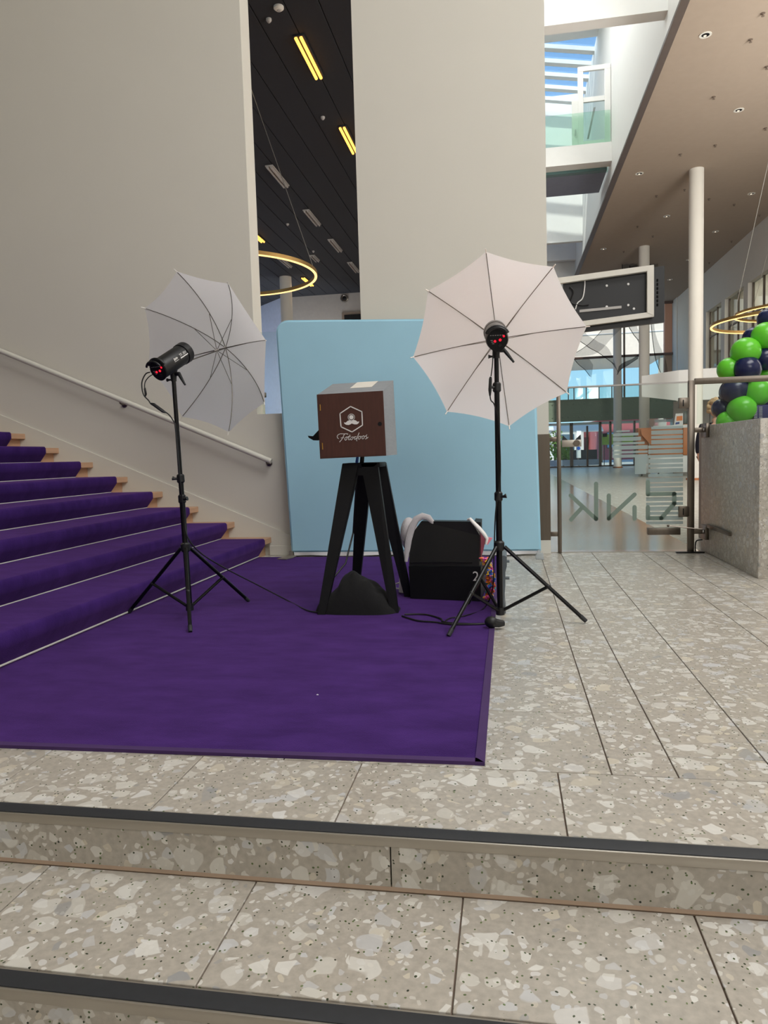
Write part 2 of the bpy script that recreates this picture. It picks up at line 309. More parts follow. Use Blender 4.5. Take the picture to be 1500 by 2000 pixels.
M = dict(
 wall=mat('white_paint', (219, 215, 205), .9, var=.012, scale=2, bump=.05, bscale=160, spec=.2),
 white=mat('white_gloss', (230, 230, 226), .6, var=.01), steelw=mat('white_metal', (222, 220, 210), .35, var=.01),
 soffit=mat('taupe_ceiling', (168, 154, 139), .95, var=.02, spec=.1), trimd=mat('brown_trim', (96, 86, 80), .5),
 dark=mat('black_ceiling', (33, 35, 41), .75, var=.08, scale=20), soffit2=mat('slate_panel', (126, 130, 146), .5),
 terr=terrazzo('terrazzo', (172, 165, 154), 1.0), terr2=terrazzo('terrazzo_counter', (186, 180, 170), 1, .3, (1, 1, .99), 1.4), sealant=mat('tan_sealant', (158, 136, 116), .9), grout=mat('grout', (112, 96, 84), .9),
 planks=plankfloor('wood_plank_floor'), oak=mat('oak', (196, 158, 128), .5, var=.1, scale=14, stretch=(1, .15, 6)),
 rug=velvet('purple_velvet', (41, 20, 78), (68, 40, 112)), bind=mat('purple_binding', (66, 40, 92), .9, var=.1),
 steel=mat('brushed_steel', (118, 110, 101), .32, 1, var=.06, stretch=(8, 8, .6)), alu=mat('aluminium', (182, 176, 166), .38, .85, var=.03, stretch=(.4, 8, 8)),
 rubber=mat('black_rubber', (38, 40, 44), .6, var=.1, scale=40), blk=mat('black_paint', (10, 11, 15), .55, var=.1, spec=.3), blkm=mat('black_metal', (13, 13, 16), .3, .3, spec=.4),
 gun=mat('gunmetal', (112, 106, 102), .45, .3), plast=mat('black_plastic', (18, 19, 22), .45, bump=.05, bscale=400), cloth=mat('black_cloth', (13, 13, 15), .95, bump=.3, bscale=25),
 cyan=mat('blue_stretch_fabric', (172, 218, 238), .85, var=.02, scale=3, bump=.04, bscale=300, spec=.15), hem=mat('white_hem', (225, 225, 228), .7),
 umb=sheer('umbrella_fabric', (246, 244, 246), 1, .5), rib=mat('rib_wire', (112, 106, 98), .35, .8), tip=mat('white_tip', (235, 230, 224), .5),
 mahog=mat('mahogany', (74, 40, 32), .45, var=.16, scale=9, stretch=(9, 9, .7)), greyw=mat('grey_panel', (138, 144, 150), .6, var=.06, scale=10, stretch=(1, 1, 8)),
 paper=mat('paper', (222, 218, 208), .8), print=mat('white_print', (232, 230, 228), .6), brass=mat('brass', (196, 150, 70), .3, .9),
 gdoor=glass('clear_glass', (246, 251, 249), .05), ggreen=glass('green_glass', (234, 248, 241), .1), gwin=glass('window_glass', (242, 248, 248), .05),
 frost=sheer('frosted_film', (214, 224, 230), .66, .5), sage=sheer('sage_film', (164, 182, 172), .86, .45), net=sheer('black_net', (14, 16, 30), .38, .3), netd=sheer('black_net_fold', (10, 12, 24), .72, .3),
 red=emit('red_display', (255, 30, 50), 1.6), warm=emit('warm_tube', (255, 178, 76), 3.2), ringl=emit('ring_light', (255, 205, 130), 2.2), dl=emit('downlight_lamp', (255, 235, 210), 1.3), bulb=emit('modelling_lamp', (255, 190, 130), 6),
 off=mat('unlit_diffuser', (176, 172, 168), .5), gold=mat('gold_ring', (150, 118, 66), .4, .7), olive=mat('olive_canopy', (104, 88, 48), .5), cable=mat('black_cable', (14, 13, 15), .5), wire=mat('thin_wire', (150, 146, 138), .4, .5),
 green=mat('green_latex', (104, 206, 52), .28, var=.02), navy=mat('navy_latex', (26, 34, 74), .25, var=.04), stripe=mat('indigo_fabric', (62, 58, 110), .8),
 pale=mat('pale_blue_wall', (206, 214, 230), .9), beam=mat('green_steel_beam', (112, 128, 108), .6, var=.06), bronze=mat('bronze_frame', (112, 98, 86), .5), brown=mat('brown_frame', (86, 66, 58), .5),
 brick=mat('stippled_brick', (206, 160, 136), .9, var=.14, scale=60), cream=mat('cream_render', (236, 222, 200), .9),
 redw=mat('red_facade', (200, 104, 106), .8), lime=mat('lime_poster', (206, 226, 110), .7), leaf=mat('leaf_green', (120, 150, 62), .7, var=.2, scale=30), pave=mat('pavement', (190, 184, 174), .9), bluew=mat('pale_blue_panel', (170, 196, 220), .6), blues=mat('sign_blue', (40, 92, 190), .5),
 orange=mat('orange_wood', (176, 106, 56), .5, var=.08, stretch=(1, 1, 8)), deskw=mat('desk_white', (214, 214, 212), .5), greyp=mat('grey_wall_panel', (150, 144, 138), .7), dgreen=mat('dark_green_screen', (60, 72, 64), .4),
 sequin=mat('white_sequins', (224, 220, 224), .35, bump=.8, bscale=260), pink=mat('pink_felt', (238, 138, 158), .8), lei=rainbow('rainbow_petals'), slate=mat('grey_blue_plastic', (96, 104, 110), .5),
 skin=mat('skin', (226, 176, 150), .6), hair=mat('blonde_hair', (204, 170, 128), .8, var=.2, scale=60), navyw=mat('navy_wool', (30, 32, 48), .9), clear=sheer('clear_plastic', (210, 216, 218), .35, .3), speck=mat('lint', (225, 222, 228), .9), chrome=mat('chrome', (190, 190, 190), .15, 1), exitg=mat('exit_green', (44, 130, 92), .5), bro=mat('orange_print', (226, 128, 60), .6), blup=mat('blue_print', (50, 80, 140), .6), woodl=mat('wood_block', (150, 92, 56), .6),
 gbase=mat('mirror_steel_base', (140, 130, 118), .3, 1))

# ================================================================== SETTING
ZC = 8.884                                    # ceiling of the halls
# --- foyer floor: grout bed and single terrazzo tiles
fl = struct(MB().box(-9, 9.05, 1.792, 7.10, -.30, -.006), 'floor', M['grout'])
G = .0035
def tile(x0, x1, y0, y1, z1, par=fl, th=.02, m='terr', name='tile', g=.0022):
    build(MB().box(x0+g, x1-g, y0+g, y1-g, z1-th, z1, .0012, 1), name, M[m], par, 0)
YR = 2.195
edges = [-6.2, -5.57, -4.72, -4.15, -3.6, -2.72, -2.14, -1.594, -1.033, -.483, .139, .745, 1.30, 1.9, 2.5, 3.1]
for a, b in zip(edges[:-1], edges[1:]): tile(a, b, 1.82, YR, 0)
strips = [(-2.52, -.75, [3.0, 4.2, 5.4]), (-.75, .302, [2.712, 3.322, 3.918, 4.515, 5.16, 5.77, 6.4]), (.302, .498, [2.78, 3.435, 4.035, 4.609, 5.2, 5.85, 6.5]),
          (.498, .79, [2.349, 2.943, 3.599, 4.191, 4.839, 5.29, 5.95, 6.55]), (.79, 1.2585, [2.506, 3.205, 3.858, 4.545, 5.15, 5.75, 6.35]), (1.2585, 1.452, [2.2+.62, 3.45, 4.05, 4.7, 5.3, 5.9, 6.5]),
          (1.452, 1.75, [2.6, 3.3, 3.9, 4.5, 5.15, 5.75, 6.3]), (1.75, 2.22, [2.75, 3.35, 4.0, 4.6, 5.2]), (2.22, 2.9, [2.9, 3.6, 4.3, 5.0]), (2.9, 3.9, [3.1, 4.0, 4.9])]
for a, b, ys in strips:
    q = [YR]+ys+[7.06]
    for c, d in zip(q[:-1], q[1:]): tile(a, b, c, d, 0)
# --- two lower steps
for k, (zt, yb, yf, xs, nm) in enumerate(((-.152, 1.765, 1.375, [-3.1, -2.5, -1.9, -1.317, -.694, -.131, .4355, 1.06, 1.66, 2.3], 0), (-.304, 1.315, .90, [-2.6, -2.0, -1.4, -.8, -.2, .4, 1.0, 1.6], 1))):
    s = struct(MB().box(-9, 9.05, yf-.03 if not k else .5, yb+.02, zt-.17, zt-.006), 'floor', M['grout'])
    for a, b in zip(xs[:-1], xs[1:]): tile(a, b, yf, yb, zt, s)
for k, (y0, z0) in enumerate(((1.762, 0), (1.313, -.152))):
    # riser slabs, metal edge and rubber insert of each nosing
    s = sgroup('trim_%d' % (k+1), (0, y0, z0))
    xs = [-4.6, -3.2, -1.75, -.32+.0, 1.1, 2.6] if not k else [-4, -2.6, -1.2, .2, 1.6, 3]
    for a, b in zip(xs[:-1], xs[1:]): build(MB().box(a+.002, b-.002, y0+.006, y0+.028, z0-.152, z0-.026), 'riser_slab', M['terr2' if 0 else 'terr'], s, 0)
    build(MB().box(-5, 4, y0-.002, y0+.060, z0-.027, z0-.0005, .002), 'metal_edge', M['alu'], s)
    build(MB().box(-5, 4, y0+.004, y0+.052, z0-.004, z0+.0022, .001), 'rubber_insert', M['rubber'], s)
    build(MB().tube([(-5, y0+.010, z0-.149), (4, y0+.010, z0-.149)], .009, 6), 'sealant', M['sealant'], s)
# --- halls' floors
struct(MB().box(-14, 1.80, 7.10, 41.5, -.30, -.001), 'floor', M['planks'])
struct(MB().box(1.80, 9.05, 7.10, 41.5, -.30, -.002), 'floor', M['terr'])
struct(MB().box(-14, 9.05, 7.06, 7.10, -.3, .003), 'trim_3', M['alu'])
# --- back wall with the tall slot
Y0, Y1 = 7.02, 7.27
struct(MB().box(-9, -2.52, Y0, Y1, -.3, 13), 'wall_back_left', M['wall'])
struct(MB().box(-2.52, -1.404, Y0, Y1, -.3, 1.456), 'wall_back_sill', M['wall'])
struct(MB().box(-1.404, .398, Y0, Y1, -.3, 13), 'wall_back_pillar', M['wall'])
struct(MB().box(.398, 9.3, Y0, Y1, 11.5, 15.2).box(-.5, .398, Y0, Y1, 13, 15.2), 'wall_back_lintel', M['wall'])
struct(MB().box(-9.25, -9, -5.3, Y1, -.6, 13.3), 'wall_left', M['wall'])
struct(MB().box(9.05, 9.3, -5.3, 27.0, -.6, 15.4), 'wall_right', M['wall'])
struct(MB().box(-9, 9.05, -5.3, -5, -.6, 13), 'wall_front', M['wall'])
struct(MB().box(-9, 9.05, -5.3, Y0, 9.3, 9.5), 'ceiling', M['wall'])
struct(MB().box(-9, 9.05, -5.3, .55, -.7, -.46), 'floor', M['terr'])
bb = struct(MB().box(-2.44, -1.4, 6.985, Y0, 0, .10, .004), 'baseboard_back', M['steelw'])
struct(MB().box(.25, .404, 7.0, Y0, .0, .13, .002), 'baseboard_pillar', M['steelw'])
struct(MB().box(.395-.13, .405, 7.008, Y1+.002, .13, 1.155, .002), 'trim_4', M['steel'])
# parapet on the near side of the purple stairs, out of the picture to the left
p = [(-2.55, 2.12, -.2), (-2.55, 2.12, 1.15), (-8.9, 2.12, 1.15+6.35*.42), (-8.9, 2.12, -.2)]
struct(MB().prism(p, (0, -.1, 0)), 'wall_stair', M['wall'])
# stringer board on the wall
p = [(-2.42, 7.002, .10), (-2.214, 7.002, .10), (-2.214, 7.002, .208), (-9, 7.002, .208+6.786*.418), (-9, 7.002, 2.5), (-2.42, 7.002, .11)]
struct(MB().prism([(-2.214, 7.0, .10), (-2.214, 7.0, .208), (-9, 7.0, .208+6.786*.418), (-9, 7.0, .1)], (0, .03, 0)), 'trim_5', M['steelw'])
# --- dark hall behind the slot
cl = struct(MB().box(-14.2, -.5, Y1, 38, ZC+.03, ZC+.2), 'ceiling', M['blk'])
x = -13.9
while x < -.6:
    build(MB().box(x+.008, x+.592, Y1+.02, 34.4 if x > -11 else 37.9, ZC, ZC+.03, .006, 1), 'ceiling_panel', M['dark'], cl, 0); x += .6
struct(MB().box(-10.9, .6, 34.42, 34.6, 0, ZC), 'wall_far', M['greyp'])
struct(MB().prism([(-10.9, 34.42, 0), (-14.2, 37.6, 0), (-14.2, 38, 0), (-10.9, 34.8, 0)], (0, 0, ZC+.02)), 'wall_far_left', M['pale'])
struct(MB().box(-14.2, -14, Y1, 38, -.1, ZC+.3), 'wall_hall_left', M['pale'])
struct(MB().box(-.5, -.3, Y1, 34.6, ZC-.0, 15.5), 'wall_atrium_left', M['white'])
# --- white soffit on the right, with a brown edge
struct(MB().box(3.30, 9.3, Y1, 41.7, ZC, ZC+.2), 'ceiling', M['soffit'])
struct(MB().box(3.16, 3.32, Y1, 41.4, ZC-.015, ZC+.06, .004), 'trim_6', M['trimd'])
struct(MB().box(3.25, 3.45, Y1, 36, ZC+.06, 15.1), 'wall_atrium_right', M['white'])
# --- atrium: beam, bridge, end walls, sloping roof light
struct(MB().box(-.3, 3.25, 15.47, 15.80, 9.545, 15), 'trim_7', M['white'])
struct(MB().box(-.3, 3.25, 7.3, 15.47, 15.0, 15.2), 'ceiling', M['white'])
struct(MB().box(-.3, 3.30, 15.8, 26.35, 15.0, 15.2), 'ceiling', M['white'])
struct(MB().box(-.3, 3.25, 23.07, 23.52, 9.64, 10.20), 'trim_8', M['white'])
struct(MB().box(-.3, 3.18, 23.60, 25.58, 9.585, 9.70), 'trim_9', M['soffit2'])
struct(MB().box(-.3, 3.20, 23.535, 23.575, 9.50, 9.75), 'trim_10', M['ggreen'])
struct(MB().box(-.3, 3.25, 31.5, 31.75, 9.69, 15.6), 'wall_atrium_end', M['white'])
struct(MB().box(-.3, 3.25, 34.42, 34.68, 9.69, 15), 'wall_atrium_far', M['white'])
struct(MB().box(.6, 3.25, 34.95, 35.2, 7, 12), 'wall_atrium_back', M['white'])
rl = sgroup('window_1', (1.5, 26.4, 15))
for i in range(6):
    y = 27.1+i*.94
    b = MB().obox((1.5, y+.14, 15.33), (1.82, 0, -.335), (0, .13, 0), (.01, 0, .07))
    build(b, 'glazing_bar', M['white'], rl, 0)
build(MB().obox((1.5, 28.95, 15.42), (1.85, 0, -.34), (0, 2.6, 0), (.0018, 0, .01)), 'pane', M['gwin'], rl, 0)
# balcony with door frames on the bridge
d1 = sgroup('door_1', (2.7, 23.2, 10.2))
for a, b, c, d in ((2.28, 2.44, 10.2, 12.36), (3.06, 3.24, 10.2, 12.36), (2.28, 3.24, 12.36, 12.5), (2.44, 3.06, 11.46, 11.6), (2.44, 3.06, 10.2, 10.33), (2.10, 2.28, 10.2, 11.55)):
    build(MB().box(a, b, 23.16, 23.24, c, d, .006, 1), 'frame_bar', M['white'], d1, 0)
build(MB().box(2.44, 3.06, 23.19, 23.2, 10.33, 11.46), 'pane', M['gwin'], d1, 0)
build(MB().obox((2.70, 23.45, 10.95), (.03, 0, 0), (0, .02, 0), (.10, 0, .45)), 'brace', M['off'], d1, 0)
build(MB().tube([(2.2, 23.13, 10.5), (2.2, 23.13, 10.68)], .02, 8), 'handle', M['chrome'], d1)
solo(MB().box(-.3, 3.21, 23.075, 23.095, 10.19, 11.13), 'glass_balustrade', M['ggreen'], 'green tinted glass balustrade on the edge of the high white bridge', 'balustrade')
# --- right-hand wall of the hall: bays of tall openings
wr_ = struct(MB().box(9.05, 9.3, 27, 41.5, -.1, 4.45).box(9.05, 9.3, 27, 41.5, 7.06, ZC), 'wall_right_bays', M['wall'])
bays = [(27.0, 29.35), (29.85, 32.25), (32.75, 35.1)]
for y in (29.6, 32.5): struct(MB().box(9.05, 9.3, y-.25, y+.25, 4.45, 7.06), 'trim_11', M['wall'])
struct(MB().box(9.05, 9.3, 35.1, 41.5, 4.45, 7.06), 'wall_right_end', M['wall'])
for i, (a, b) in enumerate(bays):
    w = sgroup('window_%d' % (i+2), (9.2, (a+b)/2, 4.45))
    for q in (a+.03, (a+b)/2, b-.03): build(MB().box(9.2, 9.27, q-.03, q+.03, 4.45, 7.06), 'mullion', M['bronze'], w, 0)
    build(MB().box(9.2, 9.27, a, b, 5.9, 5.96), 'transom', M['bronze'], w, 0)
    build(MB().box(9.225, 9.235, a, b, 4.45, 7.06), 'pane', M['gwin'], w, 0)
struct(MB().box(11.5, 11.7, 24, 42, 3, ZC+.3).box(9.3, 11.7, 41.8, 42, 3, ZC+.3).box(9.3, 11.7, 24, 24.2, 3, ZC+.3), 'wall_gallery', M['wall'])
struct(MB().box(9.3, 11.7, 24, 42, 4.2, 4.4), 'floor', M['greyp'])
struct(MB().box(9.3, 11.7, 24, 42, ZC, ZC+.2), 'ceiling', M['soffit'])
# white gallery parapet
a = [(4.44, 24.95, 2.68), (4.44, 24.95, 3.36), (5.5, 24.5, 3.45), (5.5, 24.5, 2.47)]
mb = MB().prism(a, (.12, .16, 0)).prism([(5.5, 24.5, 2.47), (5.5, 24.5, 3.45), (9.05, 24.5, 3.50), (9.05, 24.5, 2.47)], (0, .25, 0))
mb.prism([(4.48, 25.0, 2.70), (5.5, 24.6, 2.47), (9.05, 24.6, 2.47), (9.05, 27, 2.6)], (0, 0, .12))
struct(mb, 'trim_12', M['white'])
# grey panelled wall below it
w = sgroup('wall_panelled', (7, 27.3, 0)); x = 5.95
while x < 9.0:
    build(MB().box(x+.008, min(x+.62, 9.05)-.008, 27.3, 27.4, 0, 2.62, .006, 1), 'panel', M['greyp'], w, 0); x += .62
# --- glazed facade at the far end
YF = 41.5
fc = sgroup('window_5', (5.5, YF, 0))
def fbar(a, b, c, d, m='bronze', nm='mullion', y0=-.08, y1=.08): build(MB().box(a, b, YF+y0, YF+y1, c, d), nm, M[m], fc, 0)
for px, w_ in ((1116, .09), (1172, .07), (1192, .06), (1239, .05)):
    X = at(px, 860, YF).x; fbar(X-w_, X+w_, 0, 2.5)
X = at(1147, 860, YF).x; fbar(X-.05, X+.05, 0, 2.3, 'brown')
fbar(2.0, 9.0, 2.36, 2.5, 'white', 'transom'); fbar(2.0, 9.0, 0, .07, 'bronze', 'sill'); fbar(9.3, 9.62, 0, ZC, 'brown'); fbar(2.0, 9.6, 6.0, 6.12, 'brown', 'transom'); fbar(5.4, 9.6, ZC-.12, ZC, 'brown', 'transom')
X = at(1219, 660, YF).x; fbar(X-.045, X+.045, 3.7, ZC, 'bronze')
build(MB().box(2, 9.5, YF-.01, YF+.01, 3.7, 6.0), 'pane', M['gwin'], fc, 0); build(MB().box(2, 9.0, YF-.01, YF+.01, .07, 2.36), 'pane', M['gwin'], fc, 0)
build(MB().box(2.0, at(1172, 860, YF).x, YF-.02, YF+.02, .1, .42), 'frosted_band', M['bluew'], fc, 0)
struct(MB().box(8.62, 9.28, YF+.15, YF+.5, 2.5, ZC), 'wall_pier', M['brick'])
struct(MB().box(9.0, 9.3, 40.6, YF+.6, 0, ZC), 'wall_far_right', M['wall'])
struct(MB().box(-9, 2.0, YF-.1, YF+.2, -.1, ZC+.2), 'wall_far_end', M['white'])
bm_ = struct(MB().box(1.9, 9.0, YF-.9, YF-.6, 2.56, 3.72), 'trim_13', M['beam'])
mb = MB()
for i in range(24):
    for z in (2.78, 3.5): mb.lathe((2.2+i*.29, YF-.9, z), (0, -1, 0), [(0, .05), (.03, .04)], 6)
build(mb, 'bolt_heads', M['beam'], bm_)['kind'] = 'stuff'
struct(MB().box(1.9, 9.0, YF-.94, YF-.56, 3.68, 3.74).box(1.9, 9, YF-.94, YF-.56, 2.54, 2.6), 'trim_14', M['beam'])
gr = thing('glass_railing', 'glass railing with thin posts standing on the green steel beam', 'railing', (5, YF-.75, 3.74))
for px in (1110, 1121, 1145, 1170, 1195, 1215): X = at(px, 770, YF-.75).x; build(MB().box(X-.025, X+.025, YF-.78, YF-.72, 3.74, 4.38), 'post', M['bronze'], gr, 0)
build(MB().box(1.9, 9, YF-.79, YF-.71, 4.36, 4.44), 'rail', M['bronze'], gr, 0); build(MB().box(1.9, 9, YF-.755, YF-.745, 3.74, 4.36), 'pane', M['gwin'], gr, 0)
ex = thing('exit_sign', 'small green exit sign under the steel beam above the glass entrance', 'sign', at(1132, 820, YF-.75))
P = at(1132.5, 817, YF-.75); build(MB().box(P.x-.15, P.x+.15, P.y, P.y+.04, P.z-.075, 2.56), 'panel', M['exitg'], ex)
build(MB().strokes([[(1130, 818), (1131.5, 815)], [(1134, 816.5), (1136, 816.5)]], YF-.752, .02), 'pictogram', M['print'], ex)
struct(MB().box(-60, 90, YF+.2, 200, -.5, -.05), 'floor', M['pave'])

# ================================================================== THINGS
# --- staircase, runner, handrail
RISE, RUN, X0, Z0, NS = .1655, .3925, -2.42, .19, 14
st = thing('staircase', 'oak staircase rising to the left along the white wall', 'stairs', (-2.5, 4.6, 0))
def nose(i): return X0-RUN*i, Z0+RISE*i
for i in range(NS):
    xn, z = nose(i); zb = 0 if i == 0 else z-RISE
    build(MB().box(xn-RUN-.07, xn, 2.14, 6.998, z-.058, z, .004, 1), 'tread', M['oak'], st, 0)
    build(MB().box(xn-.095, xn-.07, 2.14, 6.998, zb, z-.058), 'riser', M['oak'], st, 0)
CE = 6.75
rn = thing('stair_carpet', 'dark purple velvet runner covering the oak stairs', 'carpet', (-2.6, 4.4, 0))
for i in range(NS):
    xn, z = nose(i); zb = .008 if i == 0 else z-RISE; t = .012
    prof = [(xn-RUN-.085, z), (xn-.01, z), (xn+.004, z-.012), (xn+.004, z-.05), (xn-.012, z-.068), (xn-.075, zb+.005)]
    out = [(xn-RUN-.085+.005, z+t), (xn-.006, z+t), (xn+.009, z+t-.004), (xn+.018, z-.008), (xn+.018, z-.055), (xn+.002, z-.078), (xn-.066, zb+.004)]
    build(MB().prism([(a, 2.15, c) for a, c in out]+[(a, 2.15, c) for a, c in prof[::-1]], (0, CE-2.15, 0)), 'carpet_step', M['rug'], rn, 50)
    build(MB().tube([(xn-.058, 2.15, zb+.013), (xn-.058, CE, zb+.013)], .0065, 8), 'stair_rod', M['steelw'], rn)
rg = thing('floor_carpet', 'large purple velvet carpet lying on the terrazzo at the stair foot', 'carpet', (-1.3, 4.5, 0))
c = [(-2.49, 2.192), (-.115, 2.243), (-.108, 6.80), (-2.49, 6.80)]
build(MB().prism([(a, b, .0005) for a, b in c], (0, 0, .009)), 'pile', M['rug'], rg, 0)
build(MB().prism([(-.117, 2.215, .0005), (-.086, 2.215, .0005), (-.083, 6.80, .0005), (-.108, 6.80, .0005)], (0, 0, .012)), 'binding', M['bind'], rg, 0)
build(MB().prism([(-2.49, 2.166, .0005), (-.088, 2.217, .0005), (-.112, 2.246, .0005), (-2.49, 2.196, .0005)], (0, 0, .012)), 'binding', M['bind'], rg, 0)
solo(MB().ball((az(620, 1357, .01)), (.005, .003, .003), 8, 6), 'lint_flake', M['speck'], 'tiny white fleck of lint on the purple carpet', 'lint')
hr = thing('handrail', 'round white handrail sloping down the wall beside the purple stairs', 'handrail', (-2.4, 6.92, .97))
sl = (2.24-.972)/(5.343-2.36)
build(MB().tube([(-8.8, 6.925, .972+sl*6.44), (-2.36, 6.925, .972)], .0275, 14), 'rail', M['steelw'], hr)
for px, py in ((240, 790), (524, 905)):
    q = at(px, py, 6.98); zr = .972+sl*(-2.36-q.x)
    b = build(MB().tube([(q.x, 7.02, q.z), (q.x, 6.96, q.z), (q.x, 6.93, q.z+.01), (q.x, 6.925, zr-.025)], .009, 8), 'bracket', M['steel'], hr)
    build(MB().lathe((q.x, 7.02, q.z), (0, -1, 0), [(0, .03), (.012, .03), (.016, .02)], 14), 'rosette', M['steel'], b)
# glass guard in the slot
gp = thing('glass_guard', 'clear glass guard clamped in the tall wall slot above the sill', 'glass panel', (-2, 7.14, 1.456))
build(MB().box(-2.50, -1.42, 7.13, 7.142, 1.456, 2.30), 'pane', M['gdoor'], gp, 0)
for z in (1.66, 2.08): build(MB().box(-2.52, -2.46, 7.115, 7.155, z-.025, z+.025, .004), 'clamp', M['steel'], gp)
# --- backdrop
bd = thing('photo_backdrop', 'pale blue stretch fabric photo backdrop standing before the white pillar', 'backdrop', (-.93, 6.8, 0))
LT, RT, RB, LB = V((-2.212, 6.77, 2.345)), V((.262, 6.77, 2.215)), V((.305, 6.85, .045)), V((-2.165, 6.85, .045))
def corner(c, a, b, r, n=6):
    ua, ub = (a-c).normalized()*r, (b-c).normalized()*r; return [c+ua*(1-sin(t))+ub*(1-cos(t)) for t in [pi/2*k/n for k in range(n+1)]]
poly = [LB]+corner(LT, LB, RT, .13)+corner(RT, LT, RB, .13)+[RB]
b = bmesh.new(); vs = [b.verts.new(p) for p in poly]+[b.verts.new(p+V((0, .055, 0))) for p in poly]; k = len(poly)
ff = b.faces.new(vs[:k]); fb = b.faces.new(vs[k:][::-1])
for i in range(k): b.faces.new([vs[i], vs[(i+1) % k], vs[k+(i+1) % k], vs[k+i]])
bmesh.ops.recalc_face_normals(b, faces=b.faces)
bmesh.ops.bevel(b, geom=list(set(list(ff.edges)+list(fb.edges))), offset=.02, segments=3, affect='EDGES')
build(MB().bm(b), 'fabric_cover', M['cyan'], bd, 50)
build(MB().grid(lambda u, v: V((LB.x+.03+u*(RB.x-LB.x-.04), 6.853+.01*sin(u*34)*(1-v), .014+.036*v+.005*sin(u*21)*(1-v))), 60, 2), 'hem', M['hem'], bd)
build(MB().tube([(LB.x+.03, 6.88, .03), (RB.x-.03, 6.88, .03)], .015, 8), 'frame_tube', M['alu'], bd)
q = at(555, 1092, 6.62)
build(MB().prism([(-2.24, 6.62, .012), (-2.14, 6.60, .012), (-2.10, 6.70, .012), (-2.11, 7.0, .012), (-2.19, 7.0, .012), (-2.21, 6.78, .012)], (0, 0, .008)).box(-2.185, -2.145, 6.84, 6.88, .015, .06), 'foot', M['alu'], bd)
build(MB().box(.25, .32, 6.60, 6.98, .001, .01, .002).box(.25, .315, 6.62, 6.66, .01, .06, .006).box(.27, .30, 6.84, 6.88, .01, .06), 'foot', M['clear'], bd, label='clear plastic foot')
# --- photo booth: wedge cabinet on a four-legged stand
pb = thing('photo_booth', 'dark wooden photo booth box on a black four-legged stand', 'photo booth', (-.93, 4.55, 0))
A = [V((-1.164, 4.35, 1.389)), V((-.745, 4.35, 1.394)), V((-.737, 4.35, .996)), V((-1.157, 4.35, .989))]
Bk = [V((-1.160, 4.75, 1.492)), V((-.743, 4.75, 1.497)), V((-.731, 4.75, 1.001)), V((-1.150, 4.75, .994))]
cab = build(MB().add(A+Bk, [[0, 1, 2, 3], [7, 6, 5, 4], [0, 4, 5, 1], [1, 5, 6, 2], [2, 6, 7, 3], [3, 7, 4, 0]]), 'cabinet', M['greyw'], pb, 0, 'grey cabinet body')
dr = build(MB().prism([A[0]+V((0, -.001, 0)), A[1]+V((0, -.001, 0)), A[2]+V((0, -.001, 0)), A[3]+V((0, -.001, 0))], (0, -.012, 0)), 'door', M['mahog'], pb, 0, 'mahogany door')
E4 = [p.lerp((A[0]+A[1]+A[2]+A[3])/4, .035) for p in A]
build(MB().prism([p+V((0, -.013, 0)) for p in E4], (0, -.004, 0)), 'door_leaf', M['mahog'], dr, 0)
YD = 4.332
for p0, p1 in (((625, 790), (625.5, 802)), ((629.3, 865), (630, 878))): build(MB().tube([at(*p0, YD), at(*p1, YD)], .0035, 6), 'hinge', M['brass'], dr)
build(MB().lathe(at(742, 828, YD+.001), (0, -1, 0), [(0, .013), (.002, .013), (.002, .009)], 16), 'keyhole', M['blk'], dr)
z2 = lambda L: [[(650+x*80/1500, 780+y*90/1688) for x, y in l] for l in L]
hexa = z2([[(650, 260), (1065, 450), (1090, 945), (705, 1195), (300, 1005), (262, 520), (650, 260)]])
build(MB().strokes(hexa, YD, .0031), 'hexagon_emblem', M['print'], dr)
circ = lambda cx, cy, r, n=20: [(cx+r*cos(2*pi*k/n), cy+r*sin(2*pi*k/n)) for k in range(n+1)]
build(MB().strokes(z2([circ(680, 655, 118)]), YD, .0022), 'lens_ring', M['print'], dr)
build(MB().prism([at(*q, YD) for q in z2([circ(680, 655, 80)])[0][:-1]], (0, -.002, 0)), 'lens_disc', M['print'], dr)
mo = [(410, 845), (480, 852), (540, 790), (620, 762), (690, 800), (760, 752), (840, 770), (905, 822), (975, 805), (950, 870), (890, 915), (800, 918), (725, 895), (695, 880), (650, 915), (580, 940), (490, 930), (430, 895)]
b = MB(); P = [at(*q, YD) for q in z2([mo])[0]]; n_ = len(P)
cen = [9, 0]
import mathutils.geometry as mg
tri = mg.tessellate_polygon([[V((p.x, p.z, 0)) for p in P]])
b.add([p+V((0, -.002, 0)) for p in P], [list(t_) for t_ in tri]); build(b, 'moustache_emblem', M['print'], dr, 0)
